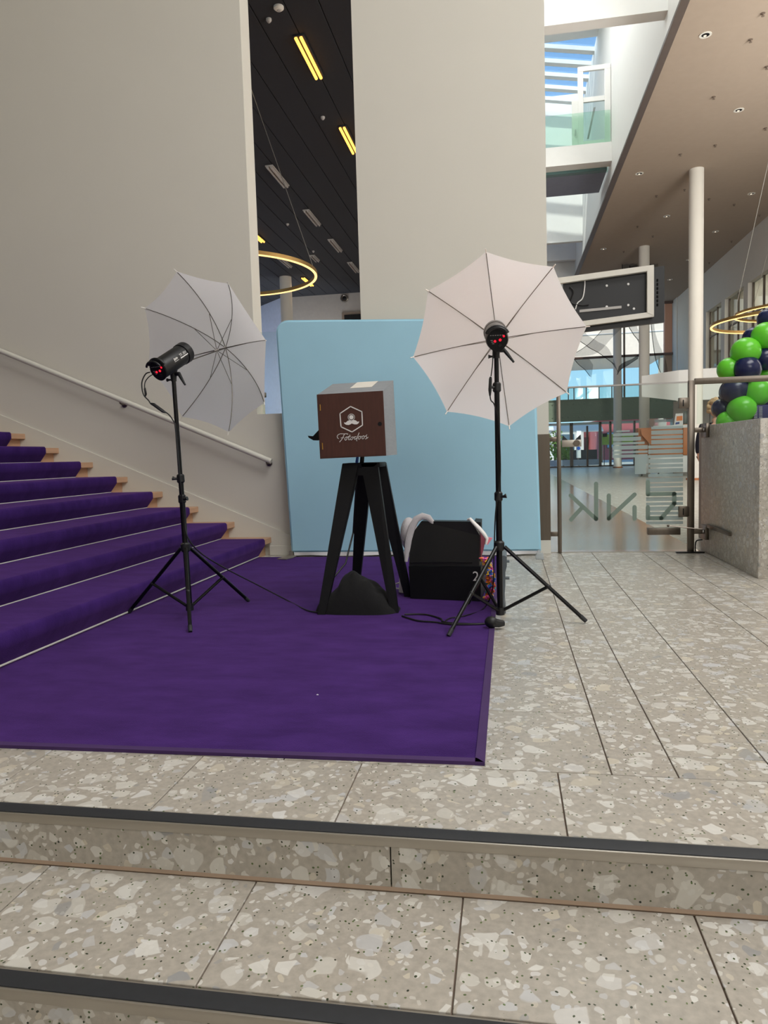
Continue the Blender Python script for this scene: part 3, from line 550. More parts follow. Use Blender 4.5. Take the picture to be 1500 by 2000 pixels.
word = z2([
 [(215, 1440), (170, 1410), (160, 1350), (200, 1290), (280, 1260), (400, 1265), (480, 1262), (545, 1262)], [(480, 1255), (555, 1280)], [(425, 1275), (380, 1380), (330, 1470), (250, 1560)], [(300, 1415), (400, 1405)],
 [(510, 1370), (450, 1410), (435, 1470), (470, 1500), (515, 1460), (525, 1400), (505, 1370)], [(520, 1400), (580, 1380)], [(630, 1300), (590, 1400), (575, 1470), (600, 1490), (650, 1450)], [(560, 1365), (650, 1350)],
 [(730, 1370), (670, 1400), (645, 1460), (680, 1490), (730, 1450), (740, 1390), (725, 1368)], [(740, 1400), (800, 1370)], [(860, 1360), (805, 1375), (780, 1440), (815, 1470), (865, 1420)], [(965, 1225), (910, 1360), (870, 1470), (880, 1525)],
 [(1000, 1345), (945, 1370), (930, 1440), (965, 1465), (1010, 1430), (1020, 1370), (995, 1345)], [(1015, 1370), (1060, 1350)], [(1130, 1330), (1080, 1360), (1065, 1430), (1100, 1455), (1150, 1410), (1155, 1350), (1125, 1330)], [(1150, 1360), (1210, 1340)],
 [(1250, 1295), (1215, 1345), (1245, 1400), (1240, 1440), (1190, 1450)], [(1240, 1440), (1295, 1385)]])
build(MB().strokes(word, YD, .0018, n=6), 'lettering', M['print'], dr, 0)
nrm = (Bk[0]-A[0]).cross(A[1]-A[0]).normalized(); nrm = nrm if nrm.z > 0 else -nrm
lp = lambda u, v: A[0]+(A[1]-A[0])*u+(Bk[0]-A[0])*v+nrm*.0008
build(MB().prism([lp(.41, .42), lp(.75, .42), lp(.75, 1.0), lp(.41, 1.0)], nrm*.0012), 'paper_label', M['paper'], pb, 0, 'white paper label')
b = MB().prism([at(626, 836, 4.52), at(611, 852, 4.52), at(601, 851, 4.52), at(603, 855, 4.52), at(612, 860, 4.52), at(628, 859, 4.52)], (0, .10, 0)); build(b, 'side_bracket', M['blk'], pb, 0, 'black bracket')
# stand
b = MB().tube([at(708, 888, 4.55), at(706, 912, 4.55)], .014, 12); build(b, 'pole', M['blkm'], pb)
build(MB().tube([at(699, 888, 4.50), at(697, 902, 4.5), at(697, 910, 4.49)], [.008, .01, .007], 8), 'adapter', M['blues'], pb, label='blue cable plug')
tops = [(-1.045, 4.46), (-.815, 4.46), (-.99, 4.66), (-.80, 4.68)]; foot = [(-1.195, 4.27), (-.688, 4.335), (-1.10, 4.83), (-.672, 4.84)]
for (tx, ty), (fx, fy), inn in zip(tops, foot, (1, -1, 1, -1)):
    w1, w0, dp = .105, .05, .035
    pts = [(tx, ty, .95), (tx+inn*w1, ty, .95), (tx+inn*w1*.9, ty, .87), (fx+inn*w0, fy, .010), (fx, fy, .010)]
    build(MB().prism(pts, (0, dp, 0)), 'leg', M['blk'], pb, 0)
build(MB().box(-1.045, -.80, 4.46, 4.70, .925, .955, .004).prism([(-.965, 4.462, .925), (-.895, 4.462, .925), (-.905, 4.462, .875), (-.955, 4.462, .875)][::1], (0, .03, 0)), 'top_block', M['blk'], pb)
build(MB().tube([at(697, 910, 4.49), at(695, 960, 4.6), at(690, 1040, 4.7), at(675, 1100, 4.6), at(650, 1130, 4.5), at(640, 1150, 4.4), (-1.12, 4.36, .03)], .006, 6), 'power_lead', M['cable'], pb)
# --- black cloth bag between the legs
def bag(u, v):
    a = 2*pi*u; r = v; se = (abs(cos(a))**3.2+abs(sin(a))**3.2)**(-1/3.2); X = -.962+.272*r*se*cos(a); Yy = 4.415+.15*r*se*sin(a)
    s_ = (X+1.235)/.545; prof = [(0, .085), (.12, .125), (.24, .14), (.36, .225), (.47, .24), (.62, .20), (.8, .135), (.92, .08), (1, .045)]
    h = prof[-1][1] if s_ > .5 else prof[0][1]
    for (p0, h0), (p1, h1) in zip(prof[:-1], prof[1:]):
        if p0 <= s_ <= p1: t = (s_-p0)/(p1-p0); t = t*t*(3-2*t); h = h0+(h1-h0)*t; break
    q = max(0, 1-r**3.2)**.62
    fold = .020*sin(24*X+30*Yy)+.014*abs(sin(30*X-34*Yy))+.008*sin(70*X+26*Yy)
    return V((X, Yy, .0105+max(0, h*q+fold*q*(1-q*.55))))
solo(MB().grid(bag, 56, 20), 'cloth_bag', M['cloth'], 'crumpled black cloth bag lying between the stand legs on purple carpet', 'bag', smooth=80)
# --- chest with upright lid
ch = thing('prop_chest', 'black wooden prop chest with its lid open and a white 2', 'chest', (-.44, 4.9, 0))
cP = lambda x, y, Y: at(x, y, Y)
q0 = [cP(802, 1172, 4.78), cP(939, 1179, 4.70), cP(939, 1107, 4.70), cP(798, 1106, 4.78)]
q0[0].z = q0[1].z = .0105; q0[0].y = 4.78; q0[1].y = 4.70
build(MB().prism(q0, (.02, .36, 0)), 'body', M['blk'], ch, 0)
l0 = [cP(799, 1105, 4.79), cP(936, 1106, 4.71), cP(937, 1046, 4.73), cP(921, 1019, 4.74), cP(823, 1018, 4.81), cP(805, 1042, 4.81), cP(799, 1065, 4.8)]
build(MB().prism(l0, (.01, .05, .004)), 'lid', M['plast'], ch, 0)
build(MB().prism([cP(926, 1019, 4.80), cP(939, 1020, 4.80), cP(939, 1050, 4.8), cP(930, 1040, 4.8)], (0, .25, 0)), 'lid_side', M['blk'], ch, 0)
build(MB().box(q0[3].x+.02, q0[2].x-.02, 4.72, 4.735, .262, .27), 'hinge_strip', M['blkm'], ch)
e1 = (q0[1]-q0[0]).normalized()
build(text_mb('2', .092, cP(923, 1134, 4.705)+V((0, -.006, 0)), e1, (0, 0, 1), .001), 'numeral', M['print'], ch, 0, 'white number 2')
# sequin hat, cat headband, lei, stool, mug
ht = thing('sequin_hat', 'white sequined hat hung over the left corner of the black chest lid', 'hat', cP(800, 1045, 4.9))
build(MB().ball(cP(799, 1043, 4.90), (.062, .085, .118), 20, 14), 'crown', M['sequin'], ht)
pth = [cP(847, 1022, 4.80), cP(837, 1011, 4.80), cP(825, 1008, 4.80), cP(813, 1014, 4.80), cP(804, 1031, 4.80), cP(798, 1053, 4.80), cP(795, 1076, 4.80), cP(793, 1097, 4.80)]
build(MB().tube(pth, [.007, .012, .013, .0135, .0135, .013, .011, .006], 12, 1.8), 'brim', M['sequin'], ht)
hb = thing('cat_headband', 'pink cat-ear headband with a white strap on the chest lid corner', 'headband', cP(945, 1050, 4.8))
build(MB().tube([cP(914, 1015, 4.72), cP(918, 1013, 4.71), cP(925, 1021, 4.70), cP(936, 1032, 4.70), cP(946, 1044, 4.70), cP(951, 1052, 4.70), cP(949, 1063, 4.70)], [.011, .013, .016, .018, .018, .016, .011], 10, .7), 'strap', M['print'], hb)
build(MB().prism([cP(948, 1049, 4.73), cP(962, 1051, 4.73), cP(952, 1065, 4.73)], (0, .02, 0)), 'ear', M['pink'], hb)
build(MB().prism([cP(938, 1040, 4.76), cP(949, 1052, 4.74), cP(944, 1075, 4.74), cP(939, 1092, 4.76), cP(936, 1085, 4.76)], (0, .04, 0)), 'face', M['pink'], hb)
mb = MB(); random.seed(3)
for i in range(280):
    t = i/279; px = 946+10*sin(t*3)+random.uniform(-8, 7)+6*t; py = 1090+t*80
    q = cP(px, py, 4.70+random.uniform(-.05, .06)); q.z = max(q.z, .03); mb.ball(q, V((random.uniform(.007, .015), random.uniform(.007, .015), random.uniform(.005, .013))), 6, 4)
lo = thing('flower_lei', 'rainbow flower lei hanging beside the chest behind the light stand', 'lei', (-.17, 4.7, 0))
build(mb, 'petals', M['lei'], lo)['kind'] = 'stuff'
build(MB().tube([cP(944, 1088, 4.72), cP(952, 1110, 4.71), cP(958, 1140, 4.71), cP(962, 1170, 4.7)], .004, 6), 'cord', M['pink'], lo)
fs = thing('folded_stool', 'grey folded plastic stool standing on edge behind the right light stand', 'stool', (-.03, 4.35, 0))
pr = [cP(984, 1091, 4.36), cP(990, 1093, 4.36), cP(990, 1112, 4.36), cP(987, 1124, 4.36), cP(987, 1150, 4.36), cP(985, 1180, 4.36), cP(988, 1203, 4.36), cP(978, 1206, 4.36), cP(976, 1092, 4.36)]
dz = min(p.z for p in pr)-.001; pr = [p-V((0, 0, dz)) for p in pr]
build(MB().prism(pr, (.0, .28, 0)), 'panel', M['slate'], fs)
for px, py in ((993, 1097), (993, 1130), (999, 1205)): q = cP(px, py, 4.36); build(MB().box(q.x-.04, q.x+.006, 4.37, 4.40, q.z-.008-dz*0, q.z+.006, .002), 'catch', M['slate'], fs)
mg_ = thing('white_mug', 'small white mug standing on carpet between stand leg and black chest', 'mug', (-.73, 5.0, .01))
qc = az(788, 1157, .012); build(MB().lathe(qc, (0, 0, 1), [(0, .03), (.005, .034), (.13, .026), (.135, .022), (.132, .02), (.02, .026)], 20), 'body', M['print'], mg_)
build(MB().tube([qc+V((-.027, 0, .025)), qc+V((-.055, 0, .03)), qc+V((-.06, 0, .06)), qc+V((-.027, 0, .07))], .006, 8), 'handle', M['print'], mg_)

# --- light stands, flash heads, umbrellas
def stand(feet, top, joints, label, base_z=.05, legz=.45):
    a, b, c = [V((x, y, 0)) for x, y in feet]; cen = (a+b+c)/3; T = V(top)
    o = thing('light_stand', label, 'stand', cen, 'black tripod light stands')
    ax = lambda z: V((cen.x+(T.x-cen.x)*z/T.z, cen.y+(T.y-cen.y)*z/T.z, z))
    zz = [base_z]+joints+[T.z]; rr = [.0175, .0155, .0135, .012]
    for i in range(len(zz)-1): build(MB().tube([ax(zz[i]), ax(zz[i+1])], rr[i], 12), 'pole', M['blkm'], o)
    for i, z in enumerate(joints):
        k = build(MB().tube([ax(z-.028), ax(z-.02), ax(z+.02), ax(z+.028)], [.018, .024, .024, .018], 12), 'collar', M['plast'], o)
        q = ax(z); s_ = -1 if i % 2 else 1
        build(MB().tube([q+V((0, -.01, 0)), q+V((.03*s_, -.018, .0)), q+V((.045*s_, -.02, .004))], [.008, .008, .014], 8), 'knob', M['plast'], k)
    build(MB().tube([ax(legz-.03), ax(legz-.02), ax(legz+.02), ax(legz+.03)], [.022, .03, .03, .022], 12), 'hub', M['plast'], o)
    build(MB().tube([ax(base_z-.01), ax(base_z+.035)], .025, 12), 'lower_collar', M['plast'], o)
    for f_ in (a, b, c):
        d = (f_-cen).normalized(); h = ax(legz)+d*.03+V((0, 0, -.005)); ft = V((f_.x, f_.y, .022))
        l = build(MB().tube([h, ft], .0115, 10), 'leg', M['blkm'], o)
        e_ = (ft-h).normalized(); build(MB().tube([ft-e_*.03, ft+e_*.012], [.0135, .012], 10), 'rubber_foot', M['rubber'], l)
        m = h.lerp(ft, .55); low = ax(base_z+.02)+d*.022
        k = build(MB().tube([m, low], .010, 8), 'strut', M['blkm'], o)
        build(MB().ball(m, .014, 8, 6), 'rivet', M['plast'], k)
    return o
def frame(azd, eld):
    a = V((sin(rad(azd))*cos(rad(eld)), cos(rad(azd))*cos(rad(eld)), sin(rad(eld)))); s = a.cross(V((0, 0, 1))).normalized(); return a, s, s.cross(a)
def flash(T, azd, eld, label, lit):
    a, s, v = frame(azd, eld); c = V(T)+V((0, 0, .125)); o = thing('studio_flash', label, 'flash', T, 'black studio flash heads')
    P = lambda x, y, z: c+a*x+s*y+v*z
    body = build(MB().lathe(c, a, [(-.155, .060), (-.15, .063), (.085, .063), (.086, .060), (.092, .060), (.093, .067), (.14, .068), (.142, .060), (.10, .05)], 32), 'body', M['gun' if lit else 'plast'], o)  # lit head: black body toned grey, light on it put into the colour
    build(MB().lathe(P(.10, 0, 0), a, [(0, .018), (.03, .02), (.045, .012)], 12), 'lamp', M['bulb'] if lit else M['off'], o)
    pn = [P(-.160, .058*cos(t)*(1-.12*(sin(t) < 0)*abs(sin(t))), .062*sin(t)-.006) for t in [2*pi*k/24 for k in range(24)]]
    panel = build(MB().prism(pn, a*.01), 'control_panel', M['blk'], o)
    build(MB().tube([P(-.15, .066*cos(t), .004+.066*sin(t)) for t in [rad(25+130*k/10) for k in range(11)]], .008, 8).tube([P(-.185, .055*cos(t), .018+.048*sin(t)) for t in [rad(20+140*k/10) for k in range(11)]], .007, 8), 'grip', M['plast'], o)
    for yy, zz, r_ in ((.036, .016, .006), (.016, -.004, .0075), (-.012, -.010, .007)):
        build(MB().lathe(P(-.161, yy, zz), -a, [(0, r_), (.002, r_)], 12), 'display_light', M['red'], panel)
    build(MB().lathe(P(-.161, .014, -.032), -a, [(0, .009), (.010, .008)], 14), 'dial', M['plast'], panel)
    mk = MB()
    for i in range(6): mk.obox(P(-.1605, -.035+.013*i, .022), s*.004, v*.0012, a*.0006)
    for i in range(3): mk.obox(P(-.1605, -.030+.004*i, -.005-.009*i), s*.006, v*.0012, a*.0006)
    build(mk, 'panel_marks', M['off'], panel, 0)
    # neck, tilt lever, spigot
    nb = V(T); build(MB().tube([P(-.03, 0, -.05), nb+V((0, 0, .045)), nb+V((0, 0, -.005))], [.03, .022, .017], 12), 'bracket', M['plast'], o)
    lv = s if azd > 8 else V((1, 0, 0))
    build(MB().tube([nb+V((0, 0, .04)), nb+V((0, 0, .038))+lv*.045, nb+lv*.06+V((0, -.01, .018)), nb+lv*.098+V((0, -.02, -.035))], [.013, .013, .011, .006], 10), 'tilt_lever', M['plast'], o)
    build(MB().tube([nb+V((0, 0, .005)), nb-lv*.03+V((0, -.01, .005)), nb-lv*.045+V((0, -.012, .005))], [.006, .006, .012], 8), 'clamp_screw', M['plast'], o)
    # printed marks on the right flank
    an = rad(12); nrm2 = s*cos(an)+v*sin(an); tv = v*cos(an)-s*sin(an); og = c+nrm2*.0634
    build(text_mb('TF-301', .026, og+a*.006+tv*.002, a, tv, .0005), 'lettering', M['print'], body, 0)
    lg = MB()
    for dx, w_, h_ in ((-.052, .004, .017), (-.041, .0045, .011), (-.029, .004, .014), (-.020, .003, .008)): lg.obox(og+a*dx+tv*.008, a*w_*.8, tv*h_*.5, nrm2*.0006)
    lg.obox(og-a*.036-tv*.006, a*.022, tv*.001, nrm2*.0006).obox(og+a*.046-tv*.006, a*.040, tv*.003, nrm2*.0006)
    build(lg, 'logo_marks', M['print'], body, 0)
    if lit:
        l = bpy.data.lights.new('modelling_lamp', 'POINT'); l.energy = 3.2; l.color = (1, .70, .54); l.shadow_soft_size = .03
        q = bpy.data.objects.new('modelling_lamp', l); C.objects.link(q); q.location = P(.17, 0, 0)
    return o, P
def umbrella(Hb, azd, eld, R, sag, rot, shaft_end, label):
    a, s, v = frame(azd, eld); H = V(Hb); o = thing('photo_umbrella', label, 'umbrella', H, 'white shoot-through umbrellas')
    def rp(k, t): th = rot+2*pi*k/8; return H+(s*sin(th)+v*cos(th))*(R*(t*.86+.14*sin(t*pi/2)))-a*(sag*t**1.8)
    cv = MB()
    for k in range(8):
        def fn(u, w_, k=k):
            t = u*(1-.032*4*w_*(1-w_)*u); return rp(k, t).lerp(rp(k+1, t), w_)+a*(.012*4*w_*(1-w_)*u*(1-u)*-1)
        cv.grid(fn, 12, 8)
    b = bmesh.new(); [b.verts.new(p) for p in cv.v]; b.verts.ensure_lookup_table()
    for f_ in cv.f:
        try: b.faces.new([b.verts[i] for i in f_])
        except ValueError: pass
    bmesh.ops.remove_doubles(b, verts=b.verts, dist=1e-5)
    build(MB().bm(b), 'canopy', M['umb'], o, 25)
    for k in range(8):
        rb = build(MB().tube([rp(k, t/14*1.012)-a*.004 for t in range(15)], .0026, 6), 'rib', M['rib'], o)
        build(MB().tube([rp(k, .985)-a*.004, rp(k, 1.035)-a*.005], [.004, .0035], 6), 'tip', M['tip'], rb)
        build(MB().tube([H-a*.10, rp(k, .42)-a*.008], .002, 6), 'stretcher', M['rib'], o)
    build(MB().tube([H+a*.05, V(shaft_end)], .004, 8), 'shaft', M['rib'], o)
    build(MB().tube([H-a*.085, H-a*.115], .009, 10), 'runner', M['tip'], o); build(MB().tube([H+a*.012, H-a*.012], .011, 10), 'crown_notch', M['tip'], o)
TL, TR = V((-2.062, 4.236, 1.508)), V((-.052, 4.186, 1.540))
stand([(-1.827, 3.795), (-1.797, 4.645), (-2.47, 4.255)], TL, [.76, .89], 'black tripod light stand on the carpet by the purple stairs')
stand([(-.324, 3.789), (.424, 4.152), (-.265, 4.62)], TR, [.74, 1.37], 'black tripod light stand straddling the right edge of the carpet')
AZL, ELL, AZR, ELR = 14, 28, -3, 17
fo, PL = flash(TL, AZL, ELL, 'black studio flash on the stand by the stairs, seen from the side', False)
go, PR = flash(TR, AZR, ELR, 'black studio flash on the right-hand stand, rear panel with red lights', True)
aL = frame(AZL, ELL)[0]; aR = frame(AZR, ELR)[0]
UL = dict(az=20, el=18); UR = dict(az=-2, el=14)
umbrella(at(441, 679, 4.93), UL['az'], UL['el'], .565, .24, rad(-4), PL(.0, 0, -.035), 'white umbrella seen obliquely, its wire ribs showing, beside the staircase')
umbrella(at(971, 662, 4.86), UR['az'], UR['el'], .55, .22, rad(-7), PR(.0, 0, -.035), 'white umbrella glowing warm behind the right-hand flash head')
# leads and plugs
def lead(pts, label, r=.0035): return solo(MB().tube(pts, r, 6), 'power_cable', M['cable'], label, 'cable')
def smooth_path(pts, n=8):
    P = [V(p) for p in pts]; out = []
    for i in range(len(P)-1):
        p0, p1, p2, p3 = P[max(i-1, 0)], P[i], P[i+1], P[min(i+2, len(P)-1)]
        for k in range(n):
            t = k/n; out.append(.5*((2*p1)+(p2-p0)*t+(2*p0-5*p1+4*p2-p3)*t*t+(3*p1-p0-3*p2+p3)*t**3))
    return out+[P[-1]]
q = lambda x, y: at(x, y, 4.13)
cl1 = thing('power_cable', 'black cable from the left flash down its stand and across the carpet', 'cable', (-2.0, 4.2, 0))
zf = lambda x, y: az(x, y, .016)
pts = [q(293, 727), q(284, 731), q(277, 748), q(280, 770), q(290, 782), q(296, 790), q(310, 797), q(330, 810), q(342, 828)]
build(MB().tube(smooth_path(pts), .0038, 6), 'lead', M['cable'], cl1)
build(MB().tube(smooth_path([q(299, 731), q(290, 737), q(283, 748), q(283, 765), q(284, 777)]), .003, 6), 'sync_lead', M['cable'], cl1)
build(MB().tube([q(283, 757), q(283, 760), q(285, 770), q(284, 774)], [.004, .007, .007, .004], 8), 'plug', M['plast'], cl1)
build(MB().tube([q(295, 788), q(300, 790), q(318, 803), q(324, 806)], [.008, .015, .015, .006], 8, .7), 'switch_box', M['plast'], cl1)
build(MB().tube(smooth_path([q(342, 828), q(346, 870), q(352, 940), at(360, 1010, 4.18), at(367, 1050, 4.18), at(392, 1080, 4.25), at(440, 1110, 4.40), at(500, 1141, 4.62), zf(560, 1172), zf(600, 1192), zf(625, 1196)]), .0045, 6), 'lead', M['cable'], cl1)
cr1 = thing('power_cable', 'black cable hanging from the right flash with an inline switch box', 'cable', (-.1, 4.1, 0))
q = lambda x, y: at(x, y, 4.10)
build(MB().tube(smooth_path([q(963, 682), q(962, 710), q(959, 735)]), .0035, 6), 'lead', M['cable'], cr1)
build(MB().tube([q(958.5, 736), q(958, 740), q(957, 762), q(957, 773)], [.008, .013, .014, .007], 8, .7), 'switch_box', M['plast'], cr1)
build(MB().tube(smooth_path([q(957, 772), q(959, 782), q(966, 792), at(974, 830, 4.16), at(977, 930, 4.16), at(968, 1000, 4.15), at(965, 1080, 4.3), at(962, 1150, 4.4), zf(945, 1188), zf(910, 1202), zf(880, 1207), zf(868, 1215)]), .004, 6), 'lead', M['cable'], cr1)
lead(smooth_path([zf(790, 1200), zf(830, 1200), zf(860, 1208), zf(868, 1215), zf(905, 1218), zf(945, 1218), zf(958, 1216)]), 'black cable on the carpet between the booth stand and right stand', .005)
lead(smooth_path([zf(785, 1203), zf(815, 1212), zf(850, 1215), zf(880, 1219), zf(930, 1219), zf(956, 1217)]), 'second black cable looping on the carpet below the chest', .005)
sk = az(972, 1216, .035)
pk = thing('cable_plug', 'black plug lump at the foot of the right light stand', 'plug', (sk.x, sk.y, .012))
build(MB().ball((sk.x-.035, sk.y-.03, .045), (.038, .03, .033), 14, 10), 'cap', M['plast'], pk); build(MB().tube([(sk.x-.02, sk.y-.03, .042), (sk.x+.01, sk.y-.02, .035), (sk.x+.035, sk.y-.01, .034)], [.026, .022, .016], 10), 'body', M['plast'], pk)

# --- screen on its wall frame
tv = thing('wall_screen', 'back of a black flat screen on a white steel frame by the pillar', 'screen', (1, 7.2, 2.2))
b = MB().prism([(.56, 7.22, 2.12), (1.49, 7.22, 2.18), (1.49, 7.22, 2.70), (.56, 7.22, 2.655)], (0, .05, 0)); build(b, 'panel', M['plast'], tv, 0)
fr = lambda P_, w_=.018: MB().prism(P_, (0, .035, 0))
for nm, P_ in (('frame_rail', [(.398, 2.585), (1.385, 2.655), (1.385, 2.705), (.398, 2.64)]), ('frame_rail', [(.398, 2.152), (1.385, 2.228), (1.385, 2.275), (.398, 2.20)]), ('frame_post', [(1.325, 2.268), (1.385, 2.235), (1.385, 2.69), (1.325, 2.665)])):
    build(MB().prism([(x, 7.165-.003*(nm == 'frame_post'), z) for x, z in P_], (0, .05, 0)), nm, M['paper'], tv, 0)
for px, py in ((1185, 558), (1227, 555), (1185, 599), (1227, 596), (1238, 603)): build(MB().lathe(at(px, py, 7.22), (0, -1, 0), [(0, .012), (.008, .01)], 10), 'screw', M['print'], tv)
b = MB().prism([at(1132, 605, 7.21), at(1214, 597, 7.21), at(1214, 602, 7.21), at(1132, 610, 7.21)], (0, .015, 0)); build(b, 'cable_tray', M['off'], tv, 0)
build(MB().tube(smooth_path([at(1142, 543, 7.20), at(1142, 560, 7.2), at(1138, 582, 7.2), at(1128, 592, 7.2), at(1124, 604, 7.2)]), .006, 6), 'white_lead', M['print'], tv, label='white cable')
for i in range(7): build(MB().tube([at(1284, 545+i*8, 7.2185), at(1284, 550+i*8, 7.2185)], .008, 4), 'vent', M['blk'], tv, 0)
build(MB().tube(smooth_path([at(1113, 560, 7.2), at(1120, 570, 7.2), at(1115, 590, 7.2), at(1135, 596, 7.2), at(1150, 595, 7.2)]), .007, 6), 'black_lead', M['cable'], tv)

# --- glass door, posts, rail
YG = 7.03
def post(px, y0, label, w=.026, top=1.603):
    X = at(px, y0, YG).x; o = thing('steel_post', label, 'post', (X, YG, .003)); build(MB().box(X-w, X+w, YG-.022, YG+.022, .003, top, .003), 'upright', M['steel'], o); return o, X
pl, XL = post(1093.5, 1070, 'slim steel post left of the glass door', .018)
for y in (858, 1043): q = at(1082, y, YG); build(MB().box(.40, XL-.015, YG-.012, YG+.012, q.z-.022, q.z+.022, .002), 'arm', M['steel'], pl)
pr_, XR = post(1349, 1000, 'square steel post between the glass door and terrazzo counter', .028)
for y in (840, 1038):
    q = at(1362, y, YG); build(MB().box(XR+.02, 1.84, YG-.014, YG+.014, q.z-.022, q.z+.022, .002), 'arm', M['steel'], pr_)
    k = build(MB().box(1.795, 1.826, YG-.09, YG+.09, q.z-.07, q.z+.06, .003), 'wall_plate', M['steel'], pr_); build(MB().ball((1.793, YG-.03, q.z), .012, 8, 6), 'screw', M['chrome'], k)
tr = thing('top_rail', 'brushed steel rail running right from the post above the counter', 'rail', (3, YG, 1.6))
build(MB().box(XR+.028, 6, YG-.02, YG+.02, 1.565, 1.62, .003), 'bar', M['steel'], tr); build(MB().box(XR+.05, 6, YG-.005, YG+.005, 1.20, 1.565), 'pane', M['gdoor'], tr, 0)
gd = thing('glass_door', 'clear glass door with frosted stripes and mirrored grey letters', 'door', (1.08, YG, .02))
build(MB().box(XL+.02, XR-.032, YG-.005, YG+.005, .03, 1.585), 'pane', M['gdoor'], gd, 0)
build(MB().box(XL+.02, XR-.032, YG-.006, YG+.006, 1.583, 1.597), 'top_edge', M['off'], gd, 0)
for y in (787.5, 999): 
    q = at(1335, y, YG); h = build(MB().box(q.x-.045, q.x+.05, YG-.022, YG+.018, q.z-.05, q.z+.05, .003), 'hinge', M['steel'], gd); build(MB().box(q.x-.012, q.x-.002, YG-.024, YG-.02, q.z-.03, q.z+.03), 'slot', M['blk'], h)
q = at(1115, 866, YG); lk = build(MB().box(q.x-.085, q.x+.095, YG-.03, YG-.006, q.z-.033, q.z+.033, .003), 'lock', M['alu'], gd); build(MB().lathe((q.x+.05, YG-.03, q.z), (0, -1, 0), [(0, .032), (.03, .03)], 18), 'knob', M['steel'], lk)
t3 = lambda P_: MB().prism([at(x, y, YG-.007) for x, y in P_], (0, -.002, 0))
build(t3([(1099, 850), (1111, 861), (1098, 861)]), 'black_triangle', M['rubber'], gd, 0); build(t3([(1134, 848), (1135, 861), (1121, 861)]), 'black_triangle', M['rubber'], gd, 0)
z3 = lambda L: [[(1040+x*460/1500, 720+y*420/1370) for x, y in l] for l in L]
let = [('mirrored_letter', [[(243, 808), (405, 958), (405, 733)], [(318, 882), (245, 962)]]), ('mirrored_letter', [[(486, 808), (486, 955), (650, 802)]]), ('mirrored_letter', [[(650, 882), (650, 957)]]), ('mirrored_letter', [[(735, 722), (735, 800), (903, 797), (903, 860), (820, 953), (735, 953), (735, 882)]])]
for nm, L in let: build(MB().strokes(z3(L), YG-.008, .0195, .0015), nm, M['sage'], gd, 0)
def band(x0, x1, y0, y1, xs=0):
    a, b = at(x0, y0, YG+.007), at(x1, y1, YG+.007); z1 = at(1290, y0, YG).z; z0 = at(1290, y1, YG).z
    build(MB().prism([(a.x, a.y, z0), (b.x+xs, a.y, z0), (b.x, a.y, z1), (a.x+xs*0, a.y, z1)], (0, .0015, 0)), 'frosted_stripe', M['frost'], gd, 0)
y = 832.5; i = 0
while y < 1026:
    h = (5.6, 7.8)[i % 2]; x0 = 1272 if y < 868 else (1262 if y > 928 else 1266)
    band(x0, 1334, y, y+h); y += h+2.6; i += 1
for y0, y1, x0, x1 in ((838, 841, 1203, 1230), (843.5, 849, 1197, 1247), (851.5, 859, 1197, 1252), (861.5, 866, 1197, 1259), (868.5, 876, 1196, 1265), (879, 883.5, 1196, 1265), (886, 892, 1196, 1240), (886, 905, 1240, 1265), (905, 925, 1240, 1262)): band(x0, x1, y0, y1)
q = at(1263, 1037, YG); q2 = at(1326, 1037, YG)
dc = build(MB().box(q.x, q2.x, YG-.065, YG-.006, q.z-.032, q.z+.032, .003), 'door_closer', M['steel'], gd)
ar = [at(1305, 1027, YG-.05), at(1372, 1034, YG-.1), at(1376, 1029, YG-.14)]
build(MB().tube(ar[:2], .006, 6).ball(ar[0], .012, 8, 6), 'closer_arm', M['steel'], dc)
xc = 1.81; build(MB().obox((1.812, 6.60, axx(1395, 1032, 1.812).z), (.008, 0, 0), (0, .34, 0), (0, 0, .016)), 'slide_rail', M['steel'], dc, 0)
ds = thing('door_stop', 'black bent door stop on the floor beside the steel post', 'door stop', (1.76, 7.0, 0))
build(MB().tube(smooth_path([at(1358, 1077, 7.0), at(1358, 1064, 7.0), at(1361, 1056, 7.0), at(1372, 1054, 7.0)]), .006, 8), 'hook', M['blkm'], ds); build(MB().box(1.55, 1.80, 6.97, 7.03, .002, .012, .002), 'plate', M['blkm'], ds)
# --- terrazzo counter
ct = thing('terrazzo_counter', 'tall terrazzo counter at the right edge, beside the glass door', 'counter', (3, 6.4, 0))
build(MB().box(1.826, 1.90, 5.62, 7.22, 0, 1.187, .004), 'end_panel', M['terr2'], ct); build(MB().box(1.902, 5.5, 5.60, 7.22, .945, 1.187, .004), 'top_slab', M['terr'], ct)
build(MB().box(1.902, 5.5, 5.66, 7.1, .90, .944), 'shadow_gap', M['blk'], ct); build(MB().box(1.902, 1.935, 5.63, 5.70, 0, .86), 'wood_edge', M['oak'], ct); build(MB().box(1.935, 5.5, 5.75, 7.1, 0, .9), 'carcass', M['blk'], ct)
q = axx(1487, 915, 1.90); build(MB().tube([(1.925, 5.60, .845), (4.5, 5.60, .845)], .095, 24), 'steel_roll', M['steel'], ct, label='round steel bumper tube')
build(MB().box(1.94, 2.1, 5.63, 5.72, .0, .09, .004), 'foot_rail', M['steel'], ct)
build(MB().box(2.05, 5, 7.225, 8.2, 0, 1.185, .004), 'rear_desk', M['greyp'], ct)
